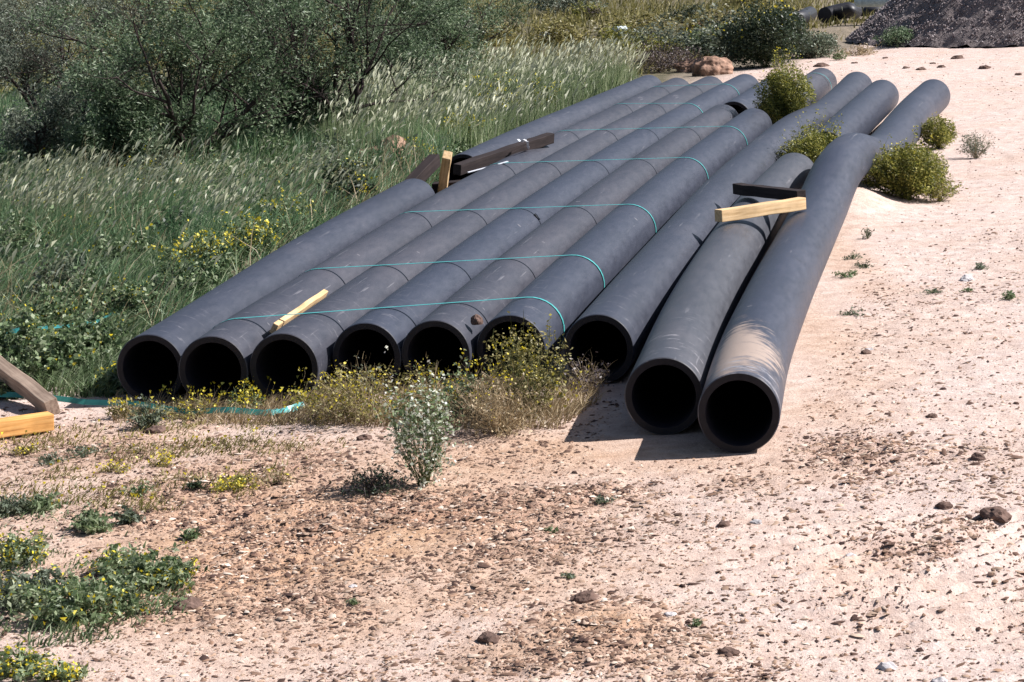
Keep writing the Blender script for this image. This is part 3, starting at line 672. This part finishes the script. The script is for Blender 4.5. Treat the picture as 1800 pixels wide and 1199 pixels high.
def leaf_quads(C, size, r, asp=2.4, droop=0.0):
    """one pointed little leaf per centre"""
    n = len(C); d = r.normal(0, 1, (n, 3)); d[:, 2] = d[:, 2]*.7-droop; d /= np.linalg.norm(d, axis=1)[:, None]
    e = np.cross(d, r.normal(0, 1, (n, 3))); e /= np.linalg.norm(e, axis=1)[:, None]
    s = size*r.uniform(.5, 1.4, n); a = d*s[:, None]; b = e*(s/asp)[:, None]
    V = np.stack([C-a, C+b, C+a, C-b], 1).reshape(-1, 3)
    return V, np.arange(n*4).reshape(-1, 4)
def stems_np(P0, P1, w0, r, bend=.1):
    """thin curved stems as crossed strips from P0 to P1"""
    n = len(P0); mid = (P0+P1)/2+r.normal(0, 1, (n, 3))*bend*np.linalg.norm(P1-P0, axis=1)[:, None]
    a = r.uniform(0, np.pi, n); s = np.stack([np.cos(a), np.sin(a), 0*a], -1)
    w0 = np.broadcast_to(w0, (n,))[:, None]
    V = np.stack([P0-s*w0, P0+s*w0, mid-s*w0*.7, mid+s*w0*.7, P1-s*w0*.3, P1+s*w0*.3], 1).reshape(-1, 3)
    q = np.array([[0, 1, 3, 2], [2, 3, 5, 4]]); F = (np.arange(n)[:, None, None]*6+q[None]).reshape(-1, 4)
    return V, F, mid
def plant(name, p, rad, hgt, nst, nlf, lsize, leafm, stemm, label, cat, seed, flower=None, nfl=0, fsize=.008, group=None, flat=1.0, asp=2.2, spread=1.0, lowcut=.15, squash=(1, 1), top_fl=True, sw=.002, fill=0, fc=.55, fh=.5):
    """many-stemmed herb or bush: stems fan out of the foot and branch; leaves follow the stems in clumps"""
    r = np.random.default_rng(seed); root = empty(name, p); tag(root, label, cat, group)
    a = r.uniform(0, 2*np.pi, nst); el = np.arccos(r.uniform(math.cos(math.pi/2*.98*spread), 1, nst)); ln = r.uniform(.72, 1.08, nst)*(1+.25*(vnoise(a*1.7+seed, el*2, seed)-.5)*2)
    tip = np.stack([np.cos(a)*np.sin(el)*rad*squash[0], np.sin(a)*np.sin(el)*rad*squash[1], np.cos(el)*hgt*flat+.12*hgt], -1)*ln[:, None]
    P0 = np.stack([r.normal(0, .06*rad, nst), r.normal(0, .06*rad, nst), 0*a], -1)
    V1, F1, mid = stems_np(P0, tip, sw, r, .06)
    # side twigs
    k = nst*4; i = r.integers(0, nst, k); t = r.uniform(.35, 1, k)[:, None]; q0 = P0[i]*(1-t)+tip[i]*t
    q1 = q0+r.normal(0, .16, (k, 3))*np.array([rad, rad, hgt])+np.array([0, 0, .05*hgt]); q1[:, 2] = np.maximum(q1[:, 2], .01)
    V2, F2, _ = stems_np(q0, q1, sw*.6, r, .08)
    Vs, Fs, ms = join_parts([(V1, F1, 0), (V2, F2, 0)])
    so = mesh_np('stem', Vs, Fs, stemm, parent=root)
    j = r.integers(0, k, nlf); t = r.uniform(lowcut, 1.05, nlf)[:, None]; C = q0[j]*(1-t)+q1[j]*t+r.normal(0, .018, (nlf, 3))*(rad+.1)
    main = r.uniform(0, 1, nlf) < .25; jj = r.integers(0, nst, nlf); tt = r.uniform(.3, 1, nlf)[:, None]; C = np.where(main[:, None], P0[jj]*(1-tt)+tip[jj]*tt+r.normal(0, .02, (nlf, 3))*(rad+.1), C)
    C[:, 2] = np.maximum(C[:, 2], .004)
    if fill:
        q = r.normal(0, 1, (fill*3, 3)); q /= np.linalg.norm(q, axis=1)[:, None]; q *= (r.uniform(.15, 1, len(q))**.5)[:, None]
        q *= (.78+.5*vnoise(np.arctan2(q[:, 1], q[:, 0])*1.6+seed, q[:, 2]*2.2, seed))[:, None]
        q = q*np.array([rad*squash[0], rad*squash[1], hgt*fh])+np.array([0, 0, hgt*fc])
        kk = r.uniform(0, 1, len(q)) < sstep(.36, .56, fbm(q[:, 0]*7/rad*.3+q[:, 2]*5, q[:, 1]*7/rad*.3-q[:, 2]*3, seed)); q = q[kk][:fill]; q[:, 2] = np.maximum(q[:, 2], .004); C = np.concatenate([C, q])
    V, F = leaf_quads(C, lsize, r, asp); lp_ = [(V, F, 0)]
    if flower is not None and nfl:
        j = r.integers(0, k, nfl)
        hi = np.argsort(-(q1[:, 2]+r.normal(0, .25*hgt, k)))[:max(nfl//2, 4)] if top_fl else np.arange(k)
        C = q1[hi[r.integers(0, len(hi), nfl)]]+r.normal(0, .012, (nfl, 3)); V, F = leaf_quads(C, fsize, r, 1.2); lp_.append((V, F, 1))
    Vs, Fs, ms = join_parts(lp_); mesh_np('foliage', Vs, Fs, [leafm, flower] if flower is not None else leafm, parent=root, matidx=ms)
    return root

# bushes among the pipes
plant('bush', on(W(24.25, -2.49)), .27, .64, 150, 6000, .013, M['creo'], M['twig_green'], 'upright olive-green bush growing between the pipes at the far end', 'bush', 11, M['yellow'], 120, .007, spread=.6, asp=2.6, fill=15000)
plant('bush', on(W(20.45, -1.87)), .33, .41, 130, 4000, .012, M['creo'], M['twig_green'], 'low round bush in the gap of the scuffed pipe', 'bush', 12, M['yellow'], 120, .006, spread=.8, asp=2.6, fill=13000)
plant('bush', on(W(19.15, -1.11)), .30, .37, 160, 5000, .012, M['creo'], M['twig_green'], 'wide olive bush on the right side of the humped pipe', 'bush', 13, M['yellow'], 200, .006, spread=.8, asp=2.6, fill=15000)
plant('bush', on(W(22.85, -1.03)), .18, .27, 70, 1500, .012, M['creo'], M['twig_green'], 'small olive bush right of the far half of the humped pipe', 'bush', 14, M['yellow'], 60, .006, spread=.85, asp=2.6, fill=3600)
plant('bush', on(W(19.05, -.86)), .17, .17, 60, 900, .010, M['creo'], M['dry'], 'thin straw-yellow fringe of weeds at the foot of the wide olive bush', 'weed', 16, spread=.9, asp=2.6, fill=700)
plant('bush', on(gp(1716, 277)), .16, .22, 60, 900, .009, M['weed_grey'], M['dry'], 'small dry thin bush alone on the pad', 'bush', 15, spread=.9, asp=3, fill=700)
# weeds before the pipe mouths
plant('weed_clump', on(gp(930, 735)), .21, .40, 90, 1500, .010, M['olive'], M['twig_green'], 'green weed with yellow specks in front of the sixth pipe mouth', 'weed', 21, M['yellow'], 130, .006, fill=1500, spread=.9)
plant('weed_clump', on(gp(820, 735)), .16, .22, 60, 700, .010, M['weed'], M['dry'], 'dull green weed between the white-flowered plant and the sixth pipe mouth', 'weed', 34, M['yellow'], 60, .006, fill=500)
plant('weed_clump', on(gp(640, 738)), .32, .25, 120, 1500, .010, M['olive'], M['dry'], 'yellow-green weed spreading before the third and fourth pipe mouths', 'weed', 22, M['yellow'], 260, .006, fill=500)
plant('weed_clump', on(gp(880, 758)), .29, .25, 200, 1500, .009, M['dry'], M['dry'], 'straw-coloured dry tuft right of the white-flowered plant', 'weed', 23, M['yellow'], 90, .006)
plant('weed_clump', on(gp(1035, 690)), .17, .17, 60, 420, .010, M['purple'], M['dry'], 'thin brownish tuft by the seventh pipe mouth', 'weed', 24)
plant('weed_clump', on(gp(640, 700)), .10, .22, 26, 160, .009, M['weed_grey'], M['dry'], 'wispy stems standing before the fourth pipe mouth', 'weed', 25)
plant('weed_clump', on(gp(755, 705)), .17, .19, 40, 330, .009, M['olive'], M['dry'], 'sparse dark stems before the fifth pipe mouth', 'weed', 26, M['yellow'], 40, .006)
plant('flowering_plant', on(gp(745, 850)), .19, .40, 70, 900, .010, M['weed'], M['twig_green'], 'pale plant covered in tiny white flowers in front of the pipes', 'flowering plant', 27, M['white'], 900, .0075, spread=.8, lowcut=.4, top_fl=True, fill=500, fc=.75, fh=.30)
plant('weed_clump', on(gp(655, 862)), .18, .10, 110, 900, .008, M['darkleaf'], M['purple'], 'dark twiggy low weed left of the white-flowered plant', 'weed', 28)
plant('weed_clump', on(gp(430, 722)), .14, .11, 50, 420, .009, M['weed'], M['twig_green'], 'low weed with yellow flowers before the second pipe mouth', 'weed', 29, M['yellow'], 200, .007)
plant('weed_clump', on(gp(330, 735)), .17, .09, 50, 500, .009, M['olive'], M['dry'], 'low olive weed between the first two pipe mouths', 'weed', 30, M['yellow'], 120, .006)
plant('weed_clump', on(gp(262, 752)), .11, .13, 50, 520, .011, M['weed_grey'], M['twig_green'], 'blue-green weed beside the loose strap below the leftmost pipe', 'weed', 31)
plant('weed_clump', on(gp(540, 720)), .12, .09, 40, 300, .009, M['creo'], M['dry'], 'small yellow weed by the third pipe mouth', 'weed', 32, M['yellow'], 140, .006)
plant('weed_clump', on(gp(215, 735)), .10, .09, 30, 260, .010, M['olive'], M['dry'], 'small olive weed below the left rim of the leftmost pipe', 'weed', 33, M['yellow'], 40, .006)
# leafy clump left of the first pipe
for i, (u, v, rr, hh, n, lb) in enumerate([(110, 668, .26, .26, 2600, 'broad leafy green weed between the grey timber and the leftmost pipe'), (40, 640, .25, .26, 2300, 'leafy green weed behind the grey timber at the left edge'), (170, 640, .22, .28, 2300, 'leafy weed touching the left rim of the leftmost pipe'),
        (225, 575, .26, .28, 2300, 'leafy green weed just behind the mouth of the leftmost pipe'), (90, 590, .30, .26, 2600, 'leafy weed behind the crumpled teal strap'), (330, 530, .28, .26, 2300, 'pale-tipped leafy weed beside the leftmost pipe'),
        (20, 700, .16, .11, 900, 'low leafy weed under the slanting grey timber'), (200, 690, .14, .12, 700, 'small leafy weed at the foot of the leftmost pipe')]):
    plant('leafy_weed', on(gp(u, v)), rr, hh, 70, n, .017, M['weed'], M['twig_green'], lb, 'weed', 40+i, M['yellow'] if i % 2 else None, 40, .008, asp=1.7, group='leafy weeds left of the pipes')
def R_in(al, ac): return False
spots = []
Rw = random.Random(31)
while len(spots) < 60:
    al, ac = Rw.uniform(14.5, 26), Rw.uniform(-10.5, -5.45)
    p = W(al, ac)
    if p.x < -.215*p.y or any((p-q).length < .45 for q in spots) or (R_in(al, ac)): continue
    spots.append(p)
    plant('leafy_weed', on(p), Rw.uniform(.2, .38), Rw.uniform(.18, .36), 60, 1500, .017, M[Rw.choice(['weed', 'weed', 'weed_grey', 'weed', 'darkleaf'])], M['twig_green'], 'leafy weed rising out of the green grass left of the pipes', 'weed', 500+len(spots), M['yellow'] if Rw.random() < .25 else None, 60, .009, asp=1.9, group='leafy weeds in the grass field')
for i, (u, v, rr, hh, nf, lb) in enumerate([(350, 480, .3, .28, 420, 'weed with yellow flowers beside the near half of the leftmost pipe'), (440, 452, .28, .27, 420, 'yellow-flowered weed farther along the leftmost pipe'), (520, 400, .26, .24, 160, 'sparse yellow-flowered weed beside the middle of the leftmost pipe'),
        (880, 222, .42, .50, 700, 'yellow-flowered weed behind the tip of the long dark beam'), (960, 205, .3, .42, 420, 'smaller yellow-flowered weed along the far left pipe'), (1010, 185, .28, .24, 60, 'green weed by the far left pipe with few flowers')]):
    plant('flowering_weed', on(gp(u, v)), rr, hh, 80, 1800, .014, M['weed'], M['twig_green'], lb, 'weed', 60+i, M['yellow'], nf, .011, group='yellow-flowered weeds along the left pipe')
plant('bush', on(gp(822, 266)), .34, .36, 110, 3800, .012, M['creo'], M['twig_green'], 'brown and yellow bush right behind the gap of the leftmost pipe', 'bush', 71, M['yellow'], 150, .010)
plant('bush', on(gp(740, 300)), .25, .24, 90, 2000, .012, M['weed'], M['dry'], 'small green bush behind the dark timber in the pipe gap', 'bush', 72, M['yellow'], 80, .010)
plant('bush', on(gp(1120, 178)), .2, .25, 60, 900, .013, M['weed_grey'], M['dry'], 'small grey-green weed poking over the far end of the left pipe', 'weed', 73)
# foreground weeds, bottom left
fg = [(150, 1080, .29, .15, 3300, 'largest green weed patch at the lower left'), (262, 1030, .20, .12, 1500, 'right part of the green weed patches, next to the clod'), (30, 1065, .23, .14, 2000, 'green weed cut by the left edge, lower one'), (40, 985, .15, .12, 1100, 'yellow-flowered green weed at the left edge'),
      (165, 930, .11, .075, 750, 'compact green weed with its own dark shadow'), (225, 918, .07, .05, 300, 'tiny grey-green weed beside the compact one'), (70, 895, .10, .06, 520, 'small green weed in the upper row at the left edge'), (12, 905, .10, .08, 600, 'green weed cut by the left edge, upper one'),
      (210, 1000, .12, .09, 900, 'green weed behind the right patch'), (335, 945, .05, .035, 130, 'single small weed in the litter'), (20, 1190, .15, .09, 700, 'yellow-flowered weed in the bottom left corner'), (110, 1196, .10, .05, 300, 'sparse yellow weed on the bottom edge')]
for i, (u, v, rr, hh, n, lb) in enumerate(fg):
    yl = i in (3, 10, 11); plant('ground_weed', on(gp(u, v)), rr, hh, 50, n, .014, M['weed_grey'] if i in (2, 5, 7) else M['weed_light'], M['twig_green'], lb, 'weed', 80+i, M['yellow'] if (yl or i in (0, 1, 2, 8)) else None, 260 if yl else 90, .006, asp=2.6, group='weeds at the lower left')
fg2 = [(405, 862, .10, .06, 300, 'creo', 200, 'yellowish tuft on the sand below the second pipe'), (350, 860, .07, .04, 260, 'darkleaf', 0, 'dark green low weed left of the yellowish tuft'), (200, 830, .10, .04, 160, 'olive', 70, 'faint yellow-green weed on the left sand'),
       (285, 820, .08, .05, 160, 'olive', 90, 'thin yellow-flowered sprig on the left sand'), (90, 815, .10, .04, 220, 'weed_grey', 0, 'flat grey-green weed near the orange timber'), (150, 800, .12, .04, 200, 'weed_grey', 0, 'second flat grey-green weed near the orange timber'), (240, 870, .09, .05, 200, 'weed', 0, 'small pale green weed above the compact weed'),
       (40, 800, .1, .05, 200, 'olive', 30, 'olive weed under the orange timber'), (485, 850, .13, .05, 220, 'dry', 20, 'dry straw tuft on the sand left of centre'), (966, 931, .035, .025, 60, 'weed', 0, 'tiny green sprout at the centre of the foreground'), (1065, 880, .06, .025, 90, 'weed_grey', 0, 'pale flat sprout below the pipe shadow'),
       (1488, 487, .09, .045, 260, 'weed', 0, 'bright green sprout on the pad edge beside the muddy pipe'), (1772, 526, .06, .05, 200, 'weed', 0, 'green sprout near the right edge'), (1725, 470, .06, .04, 120, 'weed_grey', 0, 'grey-green sprout above the flat stone'), (1520, 470, .09, .035, 120, 'darkleaf', 0, 'flat dark sprout right of the bright green one'),
       (1500, 455, .08, .04, 110, 'weed_grey', 0, 'grey sprout beside the middle of the muddy pipe'), (1525, 420, .05, .08, 70, 'weed_grey', 0, 'upright thin sprout on the pad edge'), (1500, 552, .09, .03, 120, 'weed_grey', 0, 'flat grey sprout lower on the pad edge'), (1640, 515, .08, .02, 70, 'weed_grey', 0, 'flat sprout in the middle of the pad'), (1700, 512, .05, .02, 60, 'weed', 0, 'tiny sprout left of the right-edge green sprout'),
       (1225, 1105, .03, .02, 30, 'weed', 0, 'tiny sprout right of the orange mound'), (1000, 1020, .04, .02, 40, 'weed_grey', 0, 'tiny sprout above the orange mound'), (620, 1060, .035, .02, 40, 'weed', 0, 'tiny sprout in the left litter')]
for i, (u, v, rr, hh, n, mt, nf, lb) in enumerate(fg2):
    plant('small_weed', on(gp(u, v)), rr, hh, 26, n, .009, M[mt], M['dry'] if mt in ('dry', 'olive', 'creo') else M['twig_green'], lb, 'weed', 120+i, M['yellow'] if nf else None, nf, .006, asp=2.6, group='small sprouts on the sand')
# ground cover of tiny yellow-green weeds at the left
grass_field('weedy_cover', [tuple(gp(*q))[:2] for q in [(-100, 760), (120, 752), (330, 745), (560, 740), (620, 790), (420, 880), (300, 900), (120, 890), (-100, 890)]], 5200, .008, .04, .007, [M['olive'], M['yellow']], 'thin cover of tiny yellow-green weeds on the left sand', 9, .02, .8, 0, .52, 3.0, 'ground cover', .012)
grass_field('weedy_cover', [tuple(gp(*q))[:2] for q in [(-80, 900), (120, 880), (260, 960), (340, 1010), (330, 1080), (180, 1130), (-80, 1160)]], 2600, .01, .05, .009, [M['weed'], M['yellow']], 'loose low growth between the weed patches at the lower left', 19, .05, .8, 0, .5, 4.0, 'ground cover', .010)
grass_field('weedy_cover', [tuple(gp(*q))[:2] for q in [(200, 700), (330, 705), (700, 690), (1020, 665), (1060, 700), (980, 755), (560, 750), (200, 745)]], 9000, .02, .10, .006, [M['dry'], M['yellow']], 'dry grass and weeds along the pipe mouths', 10, .03, .8, 0, .35, 3.0, 'ground cover', .012)
grass_field('weedy_cover', [tuple(gp(*q))[:2] for q in [(-100, 560), (240, 545), (210, 640), (200, 700), (100, 700), (-100, 640)]], 9000, .05, .16, .008, [M['weed'], M['yellow']], 'green undergrowth between the leafy weeds', 13, .02, .8, 0, .30, 3.0, 'ground cover', .012)

# ------------------------------------------------------------------ mesquite bushes
def mesquite(p, hgt, spread, seed, label, nleaf=30000, leafm='mesq', nstem=6, lsize=.022, tilt=(0, 0), group='mesquite bushes left of the pipes'):
    R = random.Random(seed); r = np.random.default_rng(seed)
    root = empty('mesquite_bush', p); tag(root, label, 'mesquite bush', group)
    mb = MB(); tw = []                                     # twig centre points carrying leaves
    def grow(p0, d, ln, rad, depth):
        n = 6; pts = [p0]; q = p0; dd = d.copy()
        for k in range(n):
            dd = (dd+Vector((R.gauss(0, .17), R.gauss(0, .17), R.gauss(.03, .12)))).normalized(); q = q+dd*ln/n; pts.append(q)
        mb.tube(pts, [rad*(1-.65*k/n) for k in range(n+1)], 6 if depth < 2 else 4, cap=False)
        if depth >= 2:
            for a, b in zip(pts[2:], pts[3:]): tw.append((a, b, 1.0))
        if depth < 4:
            for _ in range([5, 4, 4, 3][depth]):
                t = R.uniform(.25, 1); i = min(int(t*n), n-1); b = pts[i].lerp(pts[i+1], R.random())
                s = dd*.6+Vector((R.gauss(0, .75), R.gauss(0, .75), R.gauss(.22, .45))); s.normalize()
                grow(b, s, ln*R.uniform(.42, .68), rad*(1-.55*t)*.6, depth+1)
    for i in range(nstem):
        a = 2*math.pi*i/nstem+R.uniform(-.4, .4); e = R.uniform(.15, 1.0)*spread
        d = Vector((math.cos(a)*e+tilt[0], math.sin(a)*e+tilt[1], 1)).normalized()
        grow(Vector((R.gauss(0, .07), R.gauss(0, .07), -.05)), d, hgt*R.uniform(.45, .65), R.uniform(.024, .045), 0)
    mb.build('trunk', M['bark'], root, smooth=True)
    A = np.array([tuple(a) for a, b, c in tw]); B = np.array([tuple(b) for a, b, c in tw])
    # uneven crown: whole sprays carry many leaves, others few
    wgt = sstep(.35, .65, fbm(A[:, 0]*1.6+A[:, 2]*1.1+seed, A[:, 1]*1.6-A[:, 2]*.9, seed))+.12; wgt /= wgt.sum()
    i = r.choice(len(A), nleaf, p=wgt); t = r.uniform(0, 1, nleaf)[:, None]
    C = A[i]*(1-t)+B[i]*t+r.normal(0, .055, (nleaf, 3)); C[:, 2] = np.maximum(C[:, 2], .03)
    V, F = leaf_quads(C, lsize, r, 3.6, .25); mesh_np('crown', V, [F], M[leafm], parent=root)
    return root
mesquite(on(gp(612, 262)), 3.0, .9, 201, 'dark-stemmed mesquite bush standing left of the timber gap', 31000, nstem=7)
mesquite(on(gp(325, 300)), 2.7, 1.0, 212, 'mesquite bush with spreading dark branches in the middle of the grass at the left', 28000, 'mesq', 6)
mesquite(on(gp(770, 165)), 2.0, .9, 223, 'leafy mesquite bush behind the others, beside the pale seeding grass', 26000, 'mesq')
mesquite(on(gp(90, 225)), 2.2, 1.0, 234, 'thin grey mesquite bush at the left edge of the grass', 15000, 'mesq2', lsize=.02)
mesquite(on(gp(480, 150)), 2.8, 1.0, 245, 'mesquite bush hidden behind the middle one near the top', 34000, 'mesq')
mesquite(on(gp(230, 320)), 1.1, 1.2, 256, 'low sprawling dark mesquite bush half buried in the grass', 20000, 'mesq', 6)
mesquite(on(gp(520, 262)), 1.3, 1.1, 301, 'low mesquite bush filling the gap between the two biggest ones', 20000, 'mesq', 6)
mesquite(on(gp(110, 300)), 1.2, 1.2, 312, 'low grey mesquite bush under the thin one at the left edge', 14000, 'mesq2', 6)
mesquite(on(gp(700, 190)), 1.4, 1.1, 323, 'low mesquite bush between the dark-stemmed one and the leafy one', 18000, 'mesq', 6)
mesquite(on(gp(-30, 190)), 1.8, 1.1, 334, 'grey mesquite bush cut off by the left edge', 14000, 'mesq2', 6)
mesquite(on(gp(240, 110)), 2.4, 1.0, 267, 'greyish mesquite bush in the back row at the upper left', 16000, 'mesq2', 5)
mesquite(on(gp(20, 90)), 2.4, 1.1, 278, 'greyish mesquite bush in the upper left corner', 15000, 'mesq2', 5)
mesquite(on(gp(650, 95)), 2.4, 1.0, 289, 'mesquite bush in the back row behind the dark-stemmed one', 15000, 'mesq', 5)

# ------------------------------------------------------------------ scrub beyond
plant('bush', on(gp(1345, 112)), .62, .80, 170, 5000, .020, M['darkleaf'], M['twig_green'], 'large dark green bush behind the upright olive bush', 'bush', 301, M['yellow'], 160, .018, fill=14000, spread=.9)
plant('bush', on(gp(1265, 95)), .55, .45, 120, 3500, .020, M['weed'], M['twig_green'], 'green bush with yellow flowers beside the big tan rock', 'bush', 302, M['yellow'], 420, .02, fill=5000)
plant('bush', on(gp(1425, 92)), .40, .36, 120, 3500, .018, M['weed_grey'], M['dry'], 'grey-green bush right of the large dark one', 'bush', 303, fill=4000)
plant('bush', on(gp(1200, 110)), .35, .26, 90, 1500, .018, M['purple'], M['dry'], 'purplish dry bush left of the big tan rock', 'bush', 304)
plant('bush', on(gp(1580, 76)), .33, .26, 90, 2000, .016, M['mesq'], M['twig'], 'green bush at the foot of the gravel heap', 'bush', 305, fill=3000)
plant('bush', on(gp(1510, 88)), .38, .14, 90, 900, .014, M['dry'], M['dry'], 'low dry tuft left of the gravel heap', 'bush', 306)
plant('bush', on(gp(1475, 100)), .16, .14, 50, 500, .014, M['weed'], M['dry'], 'small green bush on the edge of the far sand', 'bush', 307)
plant('bush', on(gp(1372, 145)), .16, .3, 60, 60, .010, M['dry'], M['twig'], 'leafless whitish twigs behind the upright olive bush', 'bush', 308)
plant('bush', on(gp(1160, 120)), .45, .40, 110, 2400, .018, M['purple'], M['dry'], 'brown bush at the right edge of the pale seeding grass', 'bush', 309)
# shrubs of the field: a few kinds, copied
def copy_tree(o, parent=None):
    c = o.copy(); COL.objects.link(c); c.parent = parent
    for ch in o.children: copy_tree(ch, c)
    return c
kinds = []
for i, (mt, rr, hh, n, lb) in enumerate([('olive', .55, .45, 2600, 'low olive shrub in the far scrub field'), ('creo', .5, .5, 2400, 'yellowish shrub in the far scrub field'), ('mesq2', .7, .65, 3000, 'grey-green shrub in the far scrub field'), ('purple', .45, .35, 1500, 'dark purplish shrub in the far scrub field'), ('darkleaf', .6, .6, 2600, 'dark green shrub in the far scrub field')]):
    o = plant('scrub_bush', (0, 60, 0), rr, hh, 90, n, .028, M[mt], M['twig'], lb, 'shrub', 400+i, group='shrubs of the far scrub field'); kinds.append(o)
R = random.Random(99); first = [True]*len(kinds)
cnt = 0
for _ in range(3000):
    if cnt >= 170: break
    y = math.exp(R.uniform(math.log(34), math.log(110))); x = R.uniform(-.26, .17)*y
    t = (x-FAR0.x)/(FAR1.x-FAR0.x); yl = FAR0.y+max(-3, min(6, t))*(FAR1.y-FAR0.y)
    if y < yl+2.2 or (x > 4.5 and y < 50): continue
    if across(x, y) > -8.5 and y < 36: continue
    k = R.choices(range(5), [7, 7, 3, 1, .6])[0]
    o = kinds[k] if first[k] else copy_tree(kinds[k]); first[k] = False
    s = R.uniform(.6, 1.4); o.location = on((x, y)); o.rotation_euler = (0, 0, R.uniform(0, 6.28)); o.scale = (s*R.uniform(.9, 1.3), s, s*R.uniform(.7, 1.05)); cnt += 1

# gravel heap
def gravel_heap():
    r = np.random.default_rng(5); foot = gp(1530, 77); cx, cy = foot.x+6.3, foot.y+1.3; RR = 4.75; H = 5.0
    rootp = Vector((cx, cy, 0)); root = empty('gravel_pile', rootp); tag(root, 'heap of dark purplish-brown gravel at the upper right behind the sand', 'gravel pile')
    na, nr = 420, 150; a = np.linspace(0, 2*np.pi, na, endpoint=False)[None, :]; t = np.linspace(0, 1, nr)[:, None]
    rad = RR*(1+.05*(fbm(np.cos(a)*2+5, np.sin(a)*2+5, 3)-.5)); X = np.cos(a)*rad*t*1.35; Y = np.sin(a)*rad*t
    Zh = H*np.maximum(0, 1-t**1.0)*(1+.0*a) ; Zh = Zh*(1-.12*np.exp(-(t/.15)**2)) + (fbm(X*1.2, Y*1.2, 8)-.5)*.25*(1-t**6)+(fbm(X*7, Y*7, 12)-.5)*.10
    V = np.stack([X, Y, Zh-.03], -1).reshape(-1, 3); i = (np.arange(nr-1)[:, None]*na+np.arange(na)[None]); j = (np.arange(nr-1)[:, None]*na+((np.arange(na)+1) % na)[None])
    F = np.stack([i, i+na, j+na, j], -1).reshape(-1, 4)
    m, nt, b = newmat('gravel_mass'); tc = nt.nodes.new('ShaderNodeTexCoord'); n = noise(nt, 18, 5, tc.outputs['Object'], .7)
    rp = ramp(nt, [(.3, (.10, .078, .075)), (.5, (.18, .145, .14)), (.7, (.26, .215, .205))]); nt.links.new(n.outputs[0], rp.inputs[0]); nt.links.new(rp.outputs[0], b.inputs['Base Color']); b.inputs['Roughness'].default_value = .95
    bump(nt, b, n.outputs[0], .8, .05)
    mesh_np('gravel_body', V, [F], m, parent=root, smooth=True)
    n = 60000; aa = r.uniform(np.pi*.75, np.pi*2.1, n); tt = np.sqrt(r.uniform(0, 1, n)); X = np.cos(aa)*RR*tt*1.35; Y = np.sin(aa)*RR*tt
    Zs = H*(1-tt)*(1-.12*np.exp(-(tt/.15)**2))+(fbm(X*1.2, Y*1.2, 8)-.5)*.25*(1-tt**6)+(fbm(X*7, Y*7, 12)-.5)*.10
    C = np.stack([X, Y, Zs], -1); s = .007*(3.6**(r.uniform(0, 1, n)**2))
    base = np.array([[1, 0, 0], [-1, 0, .1], [0, 1, 0], [0, -1, 0], [.1, .1, 1], [0, 0, -1.]]); Vb = base[None]*(1+.4*r.uniform(-1, 1, (n, 6, 3)))*s[:, None, None]
    tri = np.array([[0, 2, 4], [2, 1, 4], [1, 3, 4], [3, 0, 4], [2, 0, 5], [1, 2, 5], [3, 1, 5], [0, 3, 5]])
    F = (np.arange(n)[:, None, None]*6+tri[None]).reshape(-1, 3)
    gm = leaf_mat('gravel_stones', [(.09, .07, .075), (.14, .115, .12), (.20, .165, .17), (.27, .23, .23), (.38, .34, .34)], 0, .9, .15)
    o = mesh_np('gravel_stone', (C[:, None]+Vb).reshape(-1, 3), [F], gm, parent=root); o['kind'] = 'stuff'
gravel_heap()

# things lying far behind in the scrub
def far_tube(name, pts, rad, mat, label, cat='pipe', group=None):
    m = MB(); m.tube(pts, rad, 14); o = m.build(name, mat, smooth=False); c = sum((Vector(p) for p in pts), Vector())/len(pts)
    o.data.transform(Matrix.Translation(-c)); o.location = c
    for pl in o.data.polygons: pl.use_smooth = len(pl.vertices) == 4
    tag(o, label, cat, group); return o
far_tube('culvert_pipe', [gp(1392, 36, .12), gp(1410, 31, .12), gp(1424, 24, .12)], .13, M['rubber'], 'short black culvert pipe lying in the far scrub, leftmost of the black pieces')
far_tube('culvert_pipe', [gp(1450, 27, .13), gp(1470, 22, .15), gp(1490, 18, .2), gp(1502, 20, .15)], .14, M['rubber'], 'bent black culvert pipe in the far scrub, middle of the black pieces')
far_tube('culvert_pipe', [gp(1500, 20, .1), gp(1530, 20, .1), gp(1568, 17, .1)], .09, M['rubber'], 'long thin black pipe lying in front of the pale pipe stack')
far_tube('stacked_pipe', [gp(1520, 12, .16), gp(1578, 10, .16)], .16, M['rubber'], 'black pipe at the bottom of the far stack')
far_tube('stacked_pipe', [gp(1508, 2, .38), gp(1612, 0, .38)], .10, M['bluepipe'], 'pale blue-white pipe on top of the far stack')
far_tube('plastic_tube', [gp(950, 62, .12), gp(1000, 58, .12)], .05, M['bluepipe'], 'pale plastic tube lying in the scrub above the seeding grass')
far_tube('plastic_tube', [gp(1078, 52, .1), gp(1100, 50, .1)], .05, M['bluepipe'], 'small pale tube scrap in the scrub right of the longer one')

scene.cycles.max_bounces = 6; scene.cycles.diffuse_bounces = 2; scene.cycles.transmission_bounces = 3
